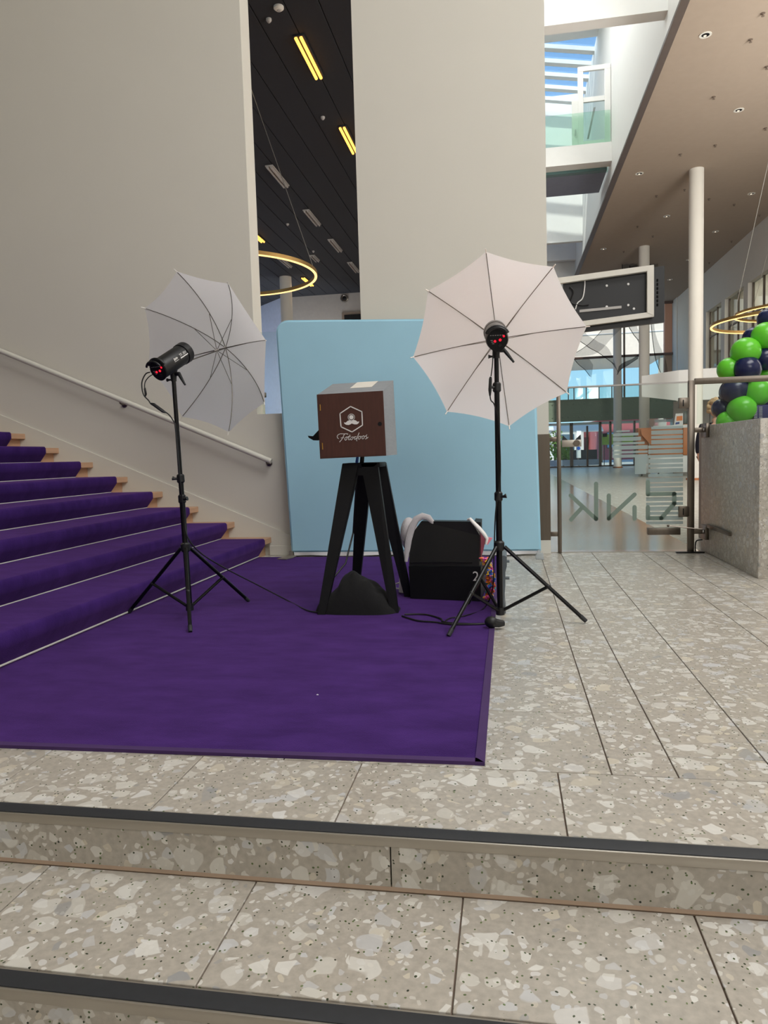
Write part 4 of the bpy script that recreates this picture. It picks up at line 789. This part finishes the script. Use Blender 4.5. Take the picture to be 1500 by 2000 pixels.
# --- balloons
BL = [(1456, 688, 25, 'green', 7.45), (1424, 722, 20.5, 'green', 7.50), (1460, 721, 23, 'navy', 7.40), (1472, 660, 19, 'navy', 7.62), (1496, 657, 24, 'green', 7.48), (1494, 701, 21, 'navy', 7.5), (1499, 623, 17, 'navy', 7.6), (1495, 730, 22, 'green', 7.66),
      (1434, 764, 24.5, 'navy', 7.45), (1479, 767, 23.5, 'green', 7.40), (1411, 798, 18, 'navy', 7.55), (1448.5, 799.5, 24, 'green', 7.38), (1421, 824, 18.5, 'green', 7.45), (1467, 808, 17, 'navy', 7.62), (1464, 752, 17, 'green', 7.68), (1499, 788, 20, 'navy', 7.7)]
LBL = ['green balloon just above and left of the navy one over the rail', 'green balloon at the left edge of the cluster, above the steel rail', 'navy balloon touching the steel rail between two green balloons', 'navy balloon peeping out behind the upper right green balloon', 'green balloon at the right edge, uppermost of the green ones', 'navy balloon at right edge under the uppermost green balloon', 'navy balloon at the very top of the cluster', 'green balloon at right edge just above the steel rail',
       'navy balloon right under the rail, largest of the navy ones', 'green balloon under the rail at right, above the striped bag', 'navy balloon farthest left, beside the blonde hair', 'green balloon on the counter beside the striped bag', 'green balloon lowest of all, resting on the counter edge', 'navy balloon hidden behind the green one beside the bag', 'green balloon squeezed behind the rail between neighbours', 'navy balloon behind the striped bag at the right edge']
for (px, py, r, c_, Yb), lb in zip(BL, LBL):
    q = at(px, py, Yb); R_ = r/F*Yb*1.03; o = thing('balloon', lb, 'balloon', q-V((0, 0, R_)), 'balloon column on the counter')
    d = V((random.uniform(-1, 1), random.uniform(.2, 1), random.uniform(-.6, .3))).normalized()
    prof = [(-R_*1.12*cos(t), R_*sin(t)*(1 if t < 1.6 else 1-.06*(t-1.6))) for t in [pi*k/18 for k in range(1, 18)]]
    prof = [(-R_*1.119, .001)]+prof+[(R_*1.14, .006)]
    build(MB().lathe(q, d, [(h*.94, rr) for h, rr in prof], 28), 'skin', M[c_], o, 60)
    build(MB().lathe(q+d*R_*1.07, d, [(0, .005), (.008, .008), (.02, .014), (.022, .004)], 10), 'knot', M[c_], o)
gb = thing('striped_bag', 'indigo bag with rows of white dashes standing on the counter', 'bag', (2.35, 7.35, 1.19))
a = at(1471, 792, 7.33); b_ = at(1520, 788, 7.33); build(MB().box(a.x, b_.x, 7.30, 7.42, 1.19, a.z, .006), 'body', M['stripe'], gb)
mk = MB()
for cx in (1476, 1486):
    for k in range(9): q = at(cx, 795+k*2.9, 7.297); mk.box(q.x-.014, q.x+.014, 7.297, 7.30, q.z-.002, q.z+.002)
build(mk, 'white_dashes', M['print'], gb, 0)
# --- person behind the counter (only hair, a sleeve and a hand show past the balloons)
def skin(name, V_, E_, R_, mt, par, off=V((0, 0, 0))):
    me = bpy.data.meshes.new(name); o0 = wloc(par); me.from_pydata([V(p)+off-o0 for p in V_], E_, []); o = bpy.data.objects.new(name, me); C.objects.link(o); 
    md = o.modifiers.new('s', 'SKIN'); sv = me.skin_vertices[0].data if me.skin_vertices else None
    if sv is None:
        b = bmesh.new(); b.from_mesh(me); b.verts.layers.skin.verify(); b.to_mesh(me); b.free(); sv = me.skin_vertices[0].data
    for i, r_ in enumerate(R_): sv[i].radius = (r_, r_) if not isinstance(r_, tuple) else r_
    sv[0].use_root = True
    o.modifiers.new('d', 'SUBSURF').levels = 2
    dg = bpy.context.evaluated_depsgraph_get(); dg.update(); m2 = bpy.data.meshes.new_from_object(o.evaluated_get(dg)); bpy.data.objects.remove(o)
    m2.name = name; m2.materials.clear(); m2.materials.append(mt); m2.polygons.foreach_set('use_smooth', [True]*len(m2.polygons))
    o = bpy.data.objects.new(name, m2); C.objects.link(o); o.parent = par; return o
hd = at(1393, 812, 9.5); bx, by = hd.x+.03, 9.5; pe = thing('person', 'blonde person in a navy jumper standing behind the counter', 'person', (bx, by, 0))
VV = [(bx, by, .80), (bx, by, 1.0), (bx, by, 1.17), (bx, by, 1.27), (bx, by, 1.36), (bx-.08, by, .76), (bx-.09, by, .42), (bx-.09, by+.01, .08), (bx-.09, by-.11, .03), (bx+.08, by, .76), (bx+.09, by, .42), (bx+.09, by+.01, .08), (bx+.09, by-.11, .03),
      (bx-.15, by, 1.22), (bx-.19, by, 1.0), (bx-.19, by-.03, .86), (bx-.19, by-.05, .80), (bx+.15, by, 1.22), (bx+.19, by+.02, 1.0), (bx+.19, by-.03, .80), (bx+.19, by-.05, .74)]
EE = [(0, 1), (1, 2), (2, 3), (3, 4), (0, 5), (5, 6), (6, 7), (7, 8), (0, 9), (9, 10), (10, 11), (11, 12), (2, 13), (13, 14), (14, 15), (15, 16), (2, 17), (17, 18), (18, 19), (19, 20)]
RR = [.13, .12, .13, .055, .05, .085, .06, .04, .035, .085, .06, .04, .035, .06, .045, .033, .032, .06, .045, .033, .032]
skin('body', VV, EE, RR, M['skin'], pe)
skin('jumper', [VV[1], VV[0], VV[2], (bx, by, 1.24), VV[13], VV[14], (bx-.19, by-.025, .89), VV[17], VV[18], (bx+.19, by-.02, .86)], [(0, 1), (0, 2), (2, 3), (2, 4), (4, 5), (5, 6), (2, 7), (7, 8), (8, 9)], [.14, .14, .14, .075, .075, .06, .05, .075, .06, .05], M['navyw'], pe)
skin('trousers', [(bx, by, .8), VV[5], VV[6], (bx-.09, by+.01, .1), VV[9], VV[10], (bx+.09, by+.01, .1)], [(0, 1), (1, 2), (2, 3), (0, 4), (4, 5), (5, 6)], [.145, .095, .075, .065, .095, .075, .065], M['cloth'], pe)
H0 = V((bx, by, 1.455)); hdm = MB().ball(H0, (.072, .09, .105), 20, 14); hdm.ball(H0+V((0, -.092, -.01)), (.012, .016, .018), 8, 6).ball(H0+V((.074, 0, -.01)), (.01, .02, .03), 8, 6).ball(H0+V((-.074, 0, -.01)), (.01, .02, .03), 8, 6)
hm = build(hdm, 'head', M['skin'], pe, 60)
for sx in (-1, 1): build(MB().ball(H0+V((sx*.03, -.082, .01)), (.012, .008, .008), 8, 6), 'eye', M['print'], hm)
build(MB().ball(H0+V((0, -.084, -.05)), (.024, .008, .007), 8, 6), 'mouth', M['pink'], hm)
hm_ = MB(); random.seed(5)
for i in range(70):
    t = random.uniform(-.4, 1); a_ = random.uniform(0, 2*pi); d = V((cos(a_)*math.sqrt(1-t*t), sin(a_)*math.sqrt(1-t*t), t))
    if d.y < -.35 and d.z < .45: continue
    hm_.ball(H0+V((d.x*.082, d.y*.095+.008, d.z*.105+.01)), random.uniform(.018, .032), 8, 6)
build(hm_, 'hair', M['hair'], pe, 60)
for sx in (-1, 1):
    hp = V((bx+sx*.19, by-.05, .80 if sx < 0 else .74))
    for k in range(4): build(MB().tube([hp+V((0, -.02+.014*k, -.02)), hp+V((0, -.022+.015*k, -.06)), hp+V((-sx*.008, -.022+.015*k, -.085-.006*(k in (1, 2)))), hp+V((-sx*.02, -.022+.014*k, -.10-.006*(k in (1, 2))))], [.0085, .008, .0075, .006], 8), 'finger', M['skin'], pe)
    build(MB().tube([hp+V((0, -.03, 0)), hp+V((0, -.048, -.03)), hp+V((-sx*.006, -.05, -.055))], [.011, .009, .007], 8), 'thumb', M['skin'], pe)

# --- columns
def column(x, y, lb, r=.2, x2=None):
    o = thing('column', lb, 'column', (x, y, 0), None); build(MB().lathe((x, y, 0), (0, 0, 1), [(.0, r), (ZC, r)], 32), 'shaft', M['wall'], o); build(MB().lathe((x, y, 0), (0, 0, 1), [(0, r+.05), (.05, r+.05), (.06, r)], 32), 'base_ring', M['orange'], o)
column(5.47, 22.3, 'nearest round white column, rising behind the steel post'); column(5.45, 30.1, 'second round white column, half hidden behind the black screen'); column(5.58, 38.0, 'farthest round column, slim in front of the glazed entrance')
column(-9.43, 30.6, 'round column in the dark hall seen through the wall slot', .26)
# --- ceiling lights, dark hall
def tubelamp(x, y, lit, lb, L=1.5):
    o = thing('ceiling_lamp', lb, 'lamp', (x, y, ZC-.07), 'tube lamps in the black ceiling')
    build(MB().box(x-.11, x+.11, y-L/2, y+L/2, ZC-.035, ZC, .004), 'housing', M['off'] if not lit else M['dark'], o)
    for s_ in (-.05, .05): build(MB().tube([(x+s_, y-L/2+.02, ZC-.06), (x+s_, y+L/2-.02, ZC-.06)], .032, 8), 'tube', M['warm'] if lit else M['off'], o)
    if lit:
        l = bpy.data.lights.new('tube_lamp', 'AREA'); l.shape = 'RECTANGLE'; l.size = .2; l.size_y = 1.4; l.energy = 9; l.color = (1, .7, .38)
        q_ = bpy.data.objects.new('tube_lamp', l); C.objects.link(q_); q_.location = (x, y, ZC-.12)
tubelamp(-3.725, 14.24, 1, 'lit orange tube lamp nearest, high in the black ceiling'); tubelamp(-3.765, 18.0, 1, 'second lit tube lamp, cut off by the right edge of the slot')
tubelamp(-8.68, 31.5, 1, 'small lit tube lamp far off just below the ring'); tubelamp(-8.6, 24.6, 1, 'lit tube lamp mostly hidden by the left slot edge above the ring')
for y, lb in ((19.78, 'unlit grey tube lamp crossed by the ring cable'), (23.36, 'second unlit tube lamp in the middle row'), (26.56, 'third unlit tube lamp in the middle row'), (29.75, 'farthest unlit tube lamp, at the right edge of the slot')): tubelamp(-6.2, y, 0, lb)
tubelamp(-8.7, 28.2, 0, 'unlit tube lamp seen inside the glowing ring'); tubelamp(-7.39, 28.0, 0, 'short unlit tube lamp right of the ring', .8)
for (x, y), lb in (((-3.82, 12.64), 'white smoke detector at the top of the black ceiling'), ((-4.10, 12.93), 'small grey sensor beside the white smoke detector'), ((-4.10, 16.74), 'small sensor between the two lit tube lamps'), ((-7.18, 23.8), 'small sensor above the ring in the black ceiling'), ((-7.2, 27.1), 'small sensor just right of the ring')):
    o = thing('smoke_detector', lb, 'detector', (x, y, ZC-.07), 'sensors on the black ceiling'); r = .09 if y < 12.8 else .05
    build(MB().lathe((x, y, ZC), (0, 0, -1), [(0, r), (.03, r), (.06, r*.6)], 16), 'body', M['paper' if y < 12.8 else 'off'], o); build(MB().lathe((x, y, ZC-.06), (0, 0, -1), [(0, r*.4), (.012, r*.3)], 10), 'lens', M['off'], o)
# --- ring pendants
def ringlamp(x, y, z, R, lb, can=True):
    o = thing('ring_pendant', lb, 'pendant', (x, y, z), 'glowing ring pendants'); build(MB().ring((x, y, z), R, .026, .030), 'hoop', M['gold'], o)
    build(MB().ring((x, y, z-.034), R, .021, .010), 'light_strip', M['ringl'], o); build(MB().lathe((x, y, ZC), (0, 0, -1), [(0, .26), (.07, .26), (.075, .05)], 28), 'ceiling_rose', M['olive'], o)
    for k in range(3): a = 2*pi*k/3+.0; build(MB().tube([(x+R*cos(a), y+R*sin(a), z+.05), (x+.1*cos(a), y+.1*sin(a), ZC-.05)], .006, 5), 'wire', M['wire'], o)
    l = bpy.data.lights.new('ring_glow', 'POINT'); l.energy = 7; l.color = (1, .72, .42); l.shadow_soft_size = .6; q_ = bpy.data.objects.new('ring_glow', l); C.objects.link(q_); q_.location = (x, y, z-.2)
ringlamp(-4.87, 12.5, 4.33, 1.53, 'glowing ring pendant in the dark hall, cut by the wall slot'); ringlamp(6.22, 17.6, 3.76, 1.52, 'nearer glowing ring pendant at right, behind the balloons')
q = at(1441, 612, 21.5); ringlamp(q.x+1.5, 21.6, q.z, 1.5, 'farther glowing ring pendant, higher behind the first one')
# --- downlights and sprinklers in the soffit
ORD = ['nearest', 'second', 'third', 'fourth', 'farthest']
for x, ys in ((3.89, (15.25, 22.2, 29.96, 37.2)), (5.525, (18.71, 26.42)), (7.73, (21.0, 24.83, 28.76, 32.7, 36.24))):
    for i, y in enumerate(ys):
        o = thing('downlight', ORD[i]+' recessed downlight of the '+{3.89: 'row beside the brown ceiling edge', 5.525: 'row above the round columns', 7.73: 'row along the right wall'}[x], 'downlight', (x, y, ZC-.01), 'downlights in the white ceiling')
        build(MB().ring((x, y, ZC-.004), .095, .02, .005, 24), 'rim', M['steelw'], o); build(MB().lathe((x, y, ZC-.002), (0, 0, -1), [(0, .078), (.002, .078)], 20), 'recess', M['blk'], o); build(MB().ball((x, y+.03, ZC-.004), (.03, .03, .012), 10, 6), 'lamp', M['dl'], o)
SPN = ['beside the nearest downlight', 'second in the left row', 'third in the left row', 'fourth in the left row', 'fifth in the left row', 'sixth in the left row', 'left of the nearest column top', 'touching the nearest column top', 'between the two column tops', 'right of the nearest column top', 'farther right of the column', 'nearest along the right wall', 'second along the right wall', 'third along the right wall', 'at the top right corner', 'on the right edge above the olive ceiling rose', 'on the right edge below the olive ceiling rose']
for i, (x, y) in enumerate(((4.757, 14.76), (4.748, 17.89), (4.751, 21.05), (4.755, 24.23), (4.718, 27.32), (4.747, 30.57), (5.529, 20.66), (5.515, 23.89), (5.508, 28.71), (6.509, 24.97), (7.492, 25.75), (8.717, 27.16), (8.725, 30.27), (8.745, 33.48), (4.815, 15.62), (5.487, 16.77), (6.505, 19.9))):
    o = thing('sprinkler', 'tiny sprinkler in the taupe ceiling, '+SPN[i], 'sprinkler', (x, y, ZC-.06), 'sprinklers in the white ceiling')
    build(MB().lathe((x, y, ZC), (0, 0, -1), [(0, .042), (.010, .042), (.012, .014), (.05, .014)], 12), 'body', M['bronze'], o); build(MB().lathe((x, y, ZC-.05), (0, 0, -1), [(0, .03), (.006, .03)], 10), 'deflector', M['bronze'], o)
# --- speaker and niche on the far wall
sp = thing('wall_speaker', 'round grey speaker high on the far wall of the dark hall', 'speaker', at(673, 582, 34.4)); q = at(673, 583, 34.4)
build(MB().lathe(q, (0, -1, 0), [(0, .19), (.05, .19), (.07, .15), (.04, .12)], 24), 'rim', M['rib'], sp); build(MB().lathe(q+V((0, -.04, 0)), (0, -1, 0), [(0, .1), (.03, .05)], 18), 'cone', M['blk'], sp)
nc = thing('wall_frame', 'brown framed dark opening low on the far wall in the slot', 'frame', at(690, 640, 34.4)); a = at(668, 611, 34.4)
build(MB().box(a.x, a.x+1.8, 34.36, 34.42, a.z-2, a.z, .0), 'frame', M['bronze'], nc); build(MB().box(a.x+.12, a.x+1.7, 34.34, 34.37, a.z-1.9, a.z-.12), 'recess', M['blk'], nc)
# --- information desk in the hall
dk = thing('information_desk', 'white and orange wooden information desk on castors in the hall', 'desk', (5.2, 25.7, 0))
build(MB().box(4.40, 6.2, 25.5, 26.1, .12, .72, .01), 'base', M['deskw'], dk); build(MB().box(4.42, 6.0, 25.5, 26.0, .72, 1.66, .01), 'wood_front', M['orange'], dk, label='orange wood front')
build(MB().box(5.86, 6.22, 25.44, 25.5, .70, 1.74, .006), 'end_post', M['orange'], dk); build(MB().box(4.9, 6.1, 25.42, 25.52, 1.62, 1.72, .006), 'top', M['deskw'], dk)
for x in (4.55, 5.1, 6.1): k = build(MB().lathe((x-.02, 25.6, .06), (1, 0, 0), [(0, .055), (.04, .055)], 14), 'castor', M['blkm'], dk); 
hd_ = thing('wooden_arrow', 'orange wooden arrow panel at the left of the information desk', 'panel', at(1260, 870, 25.3))
build(MB().prism([at(1252, 838, 25.3), at(1272, 837, 25.3), at(1273, 871, 25.3), at(1253, 849, 25.3)], (0, .05, 0)), 'arrow', M['orange'], hd_, 0); build(MB().box(at(1269, 900, 25.3).x-.02, at(1269, 900, 25.3).x+.02, 25.32, 25.36, 0, 1.2), 'pole', M['steel'], hd_, 0)
br = thing('brochure_holder', 'brochure holder with orange and blue leaflets on the desk', 'brochures', at(1325, 834, 25.6)); a, b_, c_, d_ = at(1316, 833, 25.6), at(1334, 832, 25.6), at(1334, 807, 25.6), at(1320, 808, 25.6)
build(MB().prism([a, b_, c_, d_], (0, .08, 0)), 'stand', M['print'], br, 0); build(MB().prism([at(1321, 822, 25.58), at(1333, 821, 25.58), at(1333, 812, 25.58), at(1322, 813, 25.58)], (0, .015, 0)), 'leaflet', M['bro'], br, 0); build(MB().prism([at(1319, 829, 25.58), at(1327, 828, 25.58), at(1327, 824, 25.58), at(1320, 825, 25.58)], (0, .015, 0)), 'leaflet', M['blup'], br, 0)
mo_ = thing('dark_monitor', 'dark green screen edge at the right end of the desk', 'monitor', at(1339, 832, 25.7)); a = at(1335, 832, 25.7); build(MB().box(a.x, a.x+.16, 25.7, 25.75, a.z, a.z+.5, .004), 'screen', M['dgreen'], mo_); build(MB().box(a.x+.12, a.x+.2, 25.72, 25.8, a.z, a.z+.48), 'bezel', M['blk'], mo_)
ac = thing('acrylic_box', 'clear acrylic display box with a wooden block on the desk', 'box', at(1280, 835, 25.7)); a, b_ = at(1266, 835, 25.7), at(1300, 818, 25.7)
build(MB().box(a.x, b_.x, 25.6, 26.0, a.z, b_.z), 'cover', M['clear'], ac, 0); q = at(1274, 834, 25.65); build(MB().box(q.x-.08, q.x+.08, 25.7, 25.8, q.z, q.z+.28), 'block', M['woodl'], ac)
# --- black net drapes hanging from the ceiling in front of the facade
nd_ = thing('net_drape', 'black sheer net hanging in swags from the ceiling below the black screen', 'drape', (6.3, 33, 5))
def drape(A_, B_, Yd, fold, lb, mt='net', amp=.06):
    A_ = [at(x, y, Yd) for x, y in A_]; B_ = [at(x, y, Yd) for x, y in B_]; A_ = smooth_path(A_, 6); B_ = smooth_path(B_, 6); n = min(len(A_), len(B_))-1
    o = nd_
    for L in (A_, B_):
        if L[0].z > 8.2: L[0] = V((L[0].x, L[0].y, ZC+.005))
    build(MB().grid(lambda u, v: A_[round(u*n)].lerp(B_[round(u*n)], v)+V((0, amp*sin(v*fold+u*3), 0)), n, 14), 'net', M[mt], o, 80)
    build(MB().tube([p+V((0, -.03, 0)) for p in A_], .03, 6, .4), 'gathered_fold', M['netd'], o)
Yn = 33
drape([(1230, 545), (1205, 610), (1180, 640), (1150, 672), (1120, 692)], [(1262, 545), (1240, 610), (1195, 660), (1165, 690), (1125, 697)], Yn, 14, 'black net swag sweeping down left below the screen')
drape([(1120, 560), (1125, 650), (1145, 675), (1170, 690), (1200, 712)], [(1150, 560), (1140, 640), (1165, 665), (1190, 682), (1210, 735)], Yn-.6, 12, 'black net swag crossing in front of the farthest column')
drape([(1215, 545), (1222, 620), (1235, 650), (1247, 665)], [(1245, 545), (1243, 630), (1248, 650), (1250, 680)], Yn-.3, 16, 'gathered black net beside the second column')
drape([(1246, 700), (1228, 712), (1212, 722), (1205, 732)], [(1252, 688), (1236, 700), (1218, 708), (1208, 716)], Yn-.9, 9, 'dark net loop hanging low before the farthest column', 'netd')
drape([(1265, 545), (1272, 640), (1280, 700), (1290, 728)], [(1285, 545), (1278, 640), (1300, 700), (1305, 730)], Yn, 18, 'black net falling straight right of the second column')
drape([(1120, 700), (1130, 712), (1142, 722), (1152, 735)], [(1150, 700), (1156, 710), (1158, 715), (1155, 738)], Yn+.3, 10, 'loose net corner dangling left against the blue sky')

# --- outside
up_ = thing('upper_storey', 'bright cream upper storey on columns beyond the glazed facade', 'building', (3, 50, -.05))
build(MB().box(-12, 10.6, 50, 58, 7.15, 16), 'wall', M['cream'], up_, 0)
for x in (-11, 10.3): build(MB().box(x-.2, x+.2, 50.2, 50.8, -.05, 7.15), 'column', M['cream'], up_, 0)
for i in range(3): build(MB().box(-12, 10.6, 49.96, 50, 8.6+i*2.4, 8.64+i*2.4), 'cornice', M['white'], up_, 0)
def bld(x0, x1, y0, y1, h, m, lb, nm='building', roof=None):
    o = thing(nm, lb, 'building', ((x0+x1)/2, y0, -.05)); build(MB().box(x0, x1, y0, y1, -.05, h), 'wall', M[m], o, 0); build(MB().box(x0-.2, x1+.2, y0-.2, y1+.2, h, h+.3), 'roof', M['white'], o, 0)
    n = int((x1-x0)/3.4)
    for i in range(n):
        for z in [1.0+2.8*j for j in range(max(1, int(h/2.9)))]: 
            wv = build(MB().box(x0+.8+i*3.4, x0+2.2+i*3.4, y0-.06, y0, z, z+1.5), 'window', M['bronze'], o, 0); build(MB().box(x0+.88+i*3.4, x0+2.12+i*3.4, y0-.08, y0-.06, z+.08, z+1.42), 'pane', M['bluew'], wv, 0)
    return o
bld(8.2, 26, 68, 80, 3.6, 'redw', 'low red fronted building across the street'); bld(-8, 7.6, 74, 86, 3.0, 'white', 'low white building with shop windows across the street')
q = at(1185, 857, 43.5); lp_ = thing('lime_poster', 'lime green poster panel behind the entrance glass', 'poster', (q.x, q.y, 0))
a, b_ = at(1176, 869, 43.5), at(1246, 846, 43.5); build(MB().box(a.x, b_.x, 43.5, 43.54, a.z, b_.z), 'sheet', M['lime'], lp_, 0); build(MB().box(a.x+.1, a.x+.14, 43.5, 43.54, -.05, a.z), 'leg', M['bronze'], lp_, 0); build(MB().box(b_.x-.14, b_.x-.1, 43.5, 43.54, -.05, a.z), 'leg', M['bronze'], lp_, 0); q = at(1181, 850, 43.49); build(MB().box(q.x-.12, q.x+.14, 43.485, 43.5, q.z-.1, q.z+.1), 'dark_print', M['rubber'], lp_, 0)
for px, lb in ((1130, 'blue and white parking sign seen through the entrance glass'), (1201, 'second white street sign beside the red facade')):
    q = at(px, 885, 46); o = thing('street_sign', lb, 'sign', (q.x, 46, -.05)); build(MB().tube([(q.x, 46.05, -.05), (q.x, 46.05, q.z+.2)], .04, 8), 'pole', M['steel'], o)
    build(MB().box(q.x-.14, q.x+.14, 45.98, 46.02, q.z-.3, q.z+.5), 'plate', M['print'], o, 0); build(MB().lathe((q.x, 45.98, q.z+.3), (0, -1, 0), [(0, .11), (.01, .11)], 16), 'disc', M['blues'], o)
def shrub(x, y, h, r, lb):
    o = thing('shrub', lb, 'shrub', (x, y, -.05)); mb = MB()
    for i in range(260):
        d = V((random.gauss(0, 1), random.gauss(0, 1), random.gauss(0, 1))).normalized()*random.uniform(.5, 1); c_ = V((x+d.x*r, y+d.y*r, h*.55+d.z*h*.45)); t1 = V((random.uniform(-1, 1), random.uniform(-1, 1), random.uniform(-1, 1))).normalized()*.13; t2 = t1.cross(d).normalized()*.07
        mb.add([c_-t1, c_+t2, c_+t1, c_-t2], [[0, 1, 2, 3]])
    build(mb, 'foliage', M['leaf'], o, 0)['kind'] = 'stuff'; build(MB().tube([(x, y, -.05), (x, y, h*.6)], .06, 8), 'stem', M['brown'], o)
q = at(1083, 850, 48); shrub(q.x, 48, 2.4, .8, 'tall bright green shrub outside, left behind the glass'); q = at(1100, 880, 46); shrub(q.x, 46, 1.6, .7, 'lower green shrub outside beside the street sign')
mv = thing('market_stall', 'white awning stall outside the glass entrance', 'stall', (5.3, 56, -.05)); build(MB().prism([(3.6, 56, 2.3), (7.2, 56, 2.3), (7.2, 57.8, 2.9), (3.6, 57.8, 2.9)], (0, 0, .08)), 'awning', M['print'], mv, 0)
for x in (3.7, 7.1): build(MB().tube([(x, 56.1, -.05), (x, 56.1, 2.35)], .05, 8), 'pole', M['steel'], mv)
build(MB().box(4.0, 6.8, 56.6, 57.4, -.05, .95), 'counter', M['rubber'], mv, 0); build(MB().box(4.2, 5.2, 57.5, 57.6, .95, 2.2), 'back_panel', M['bluew'], mv, 0)
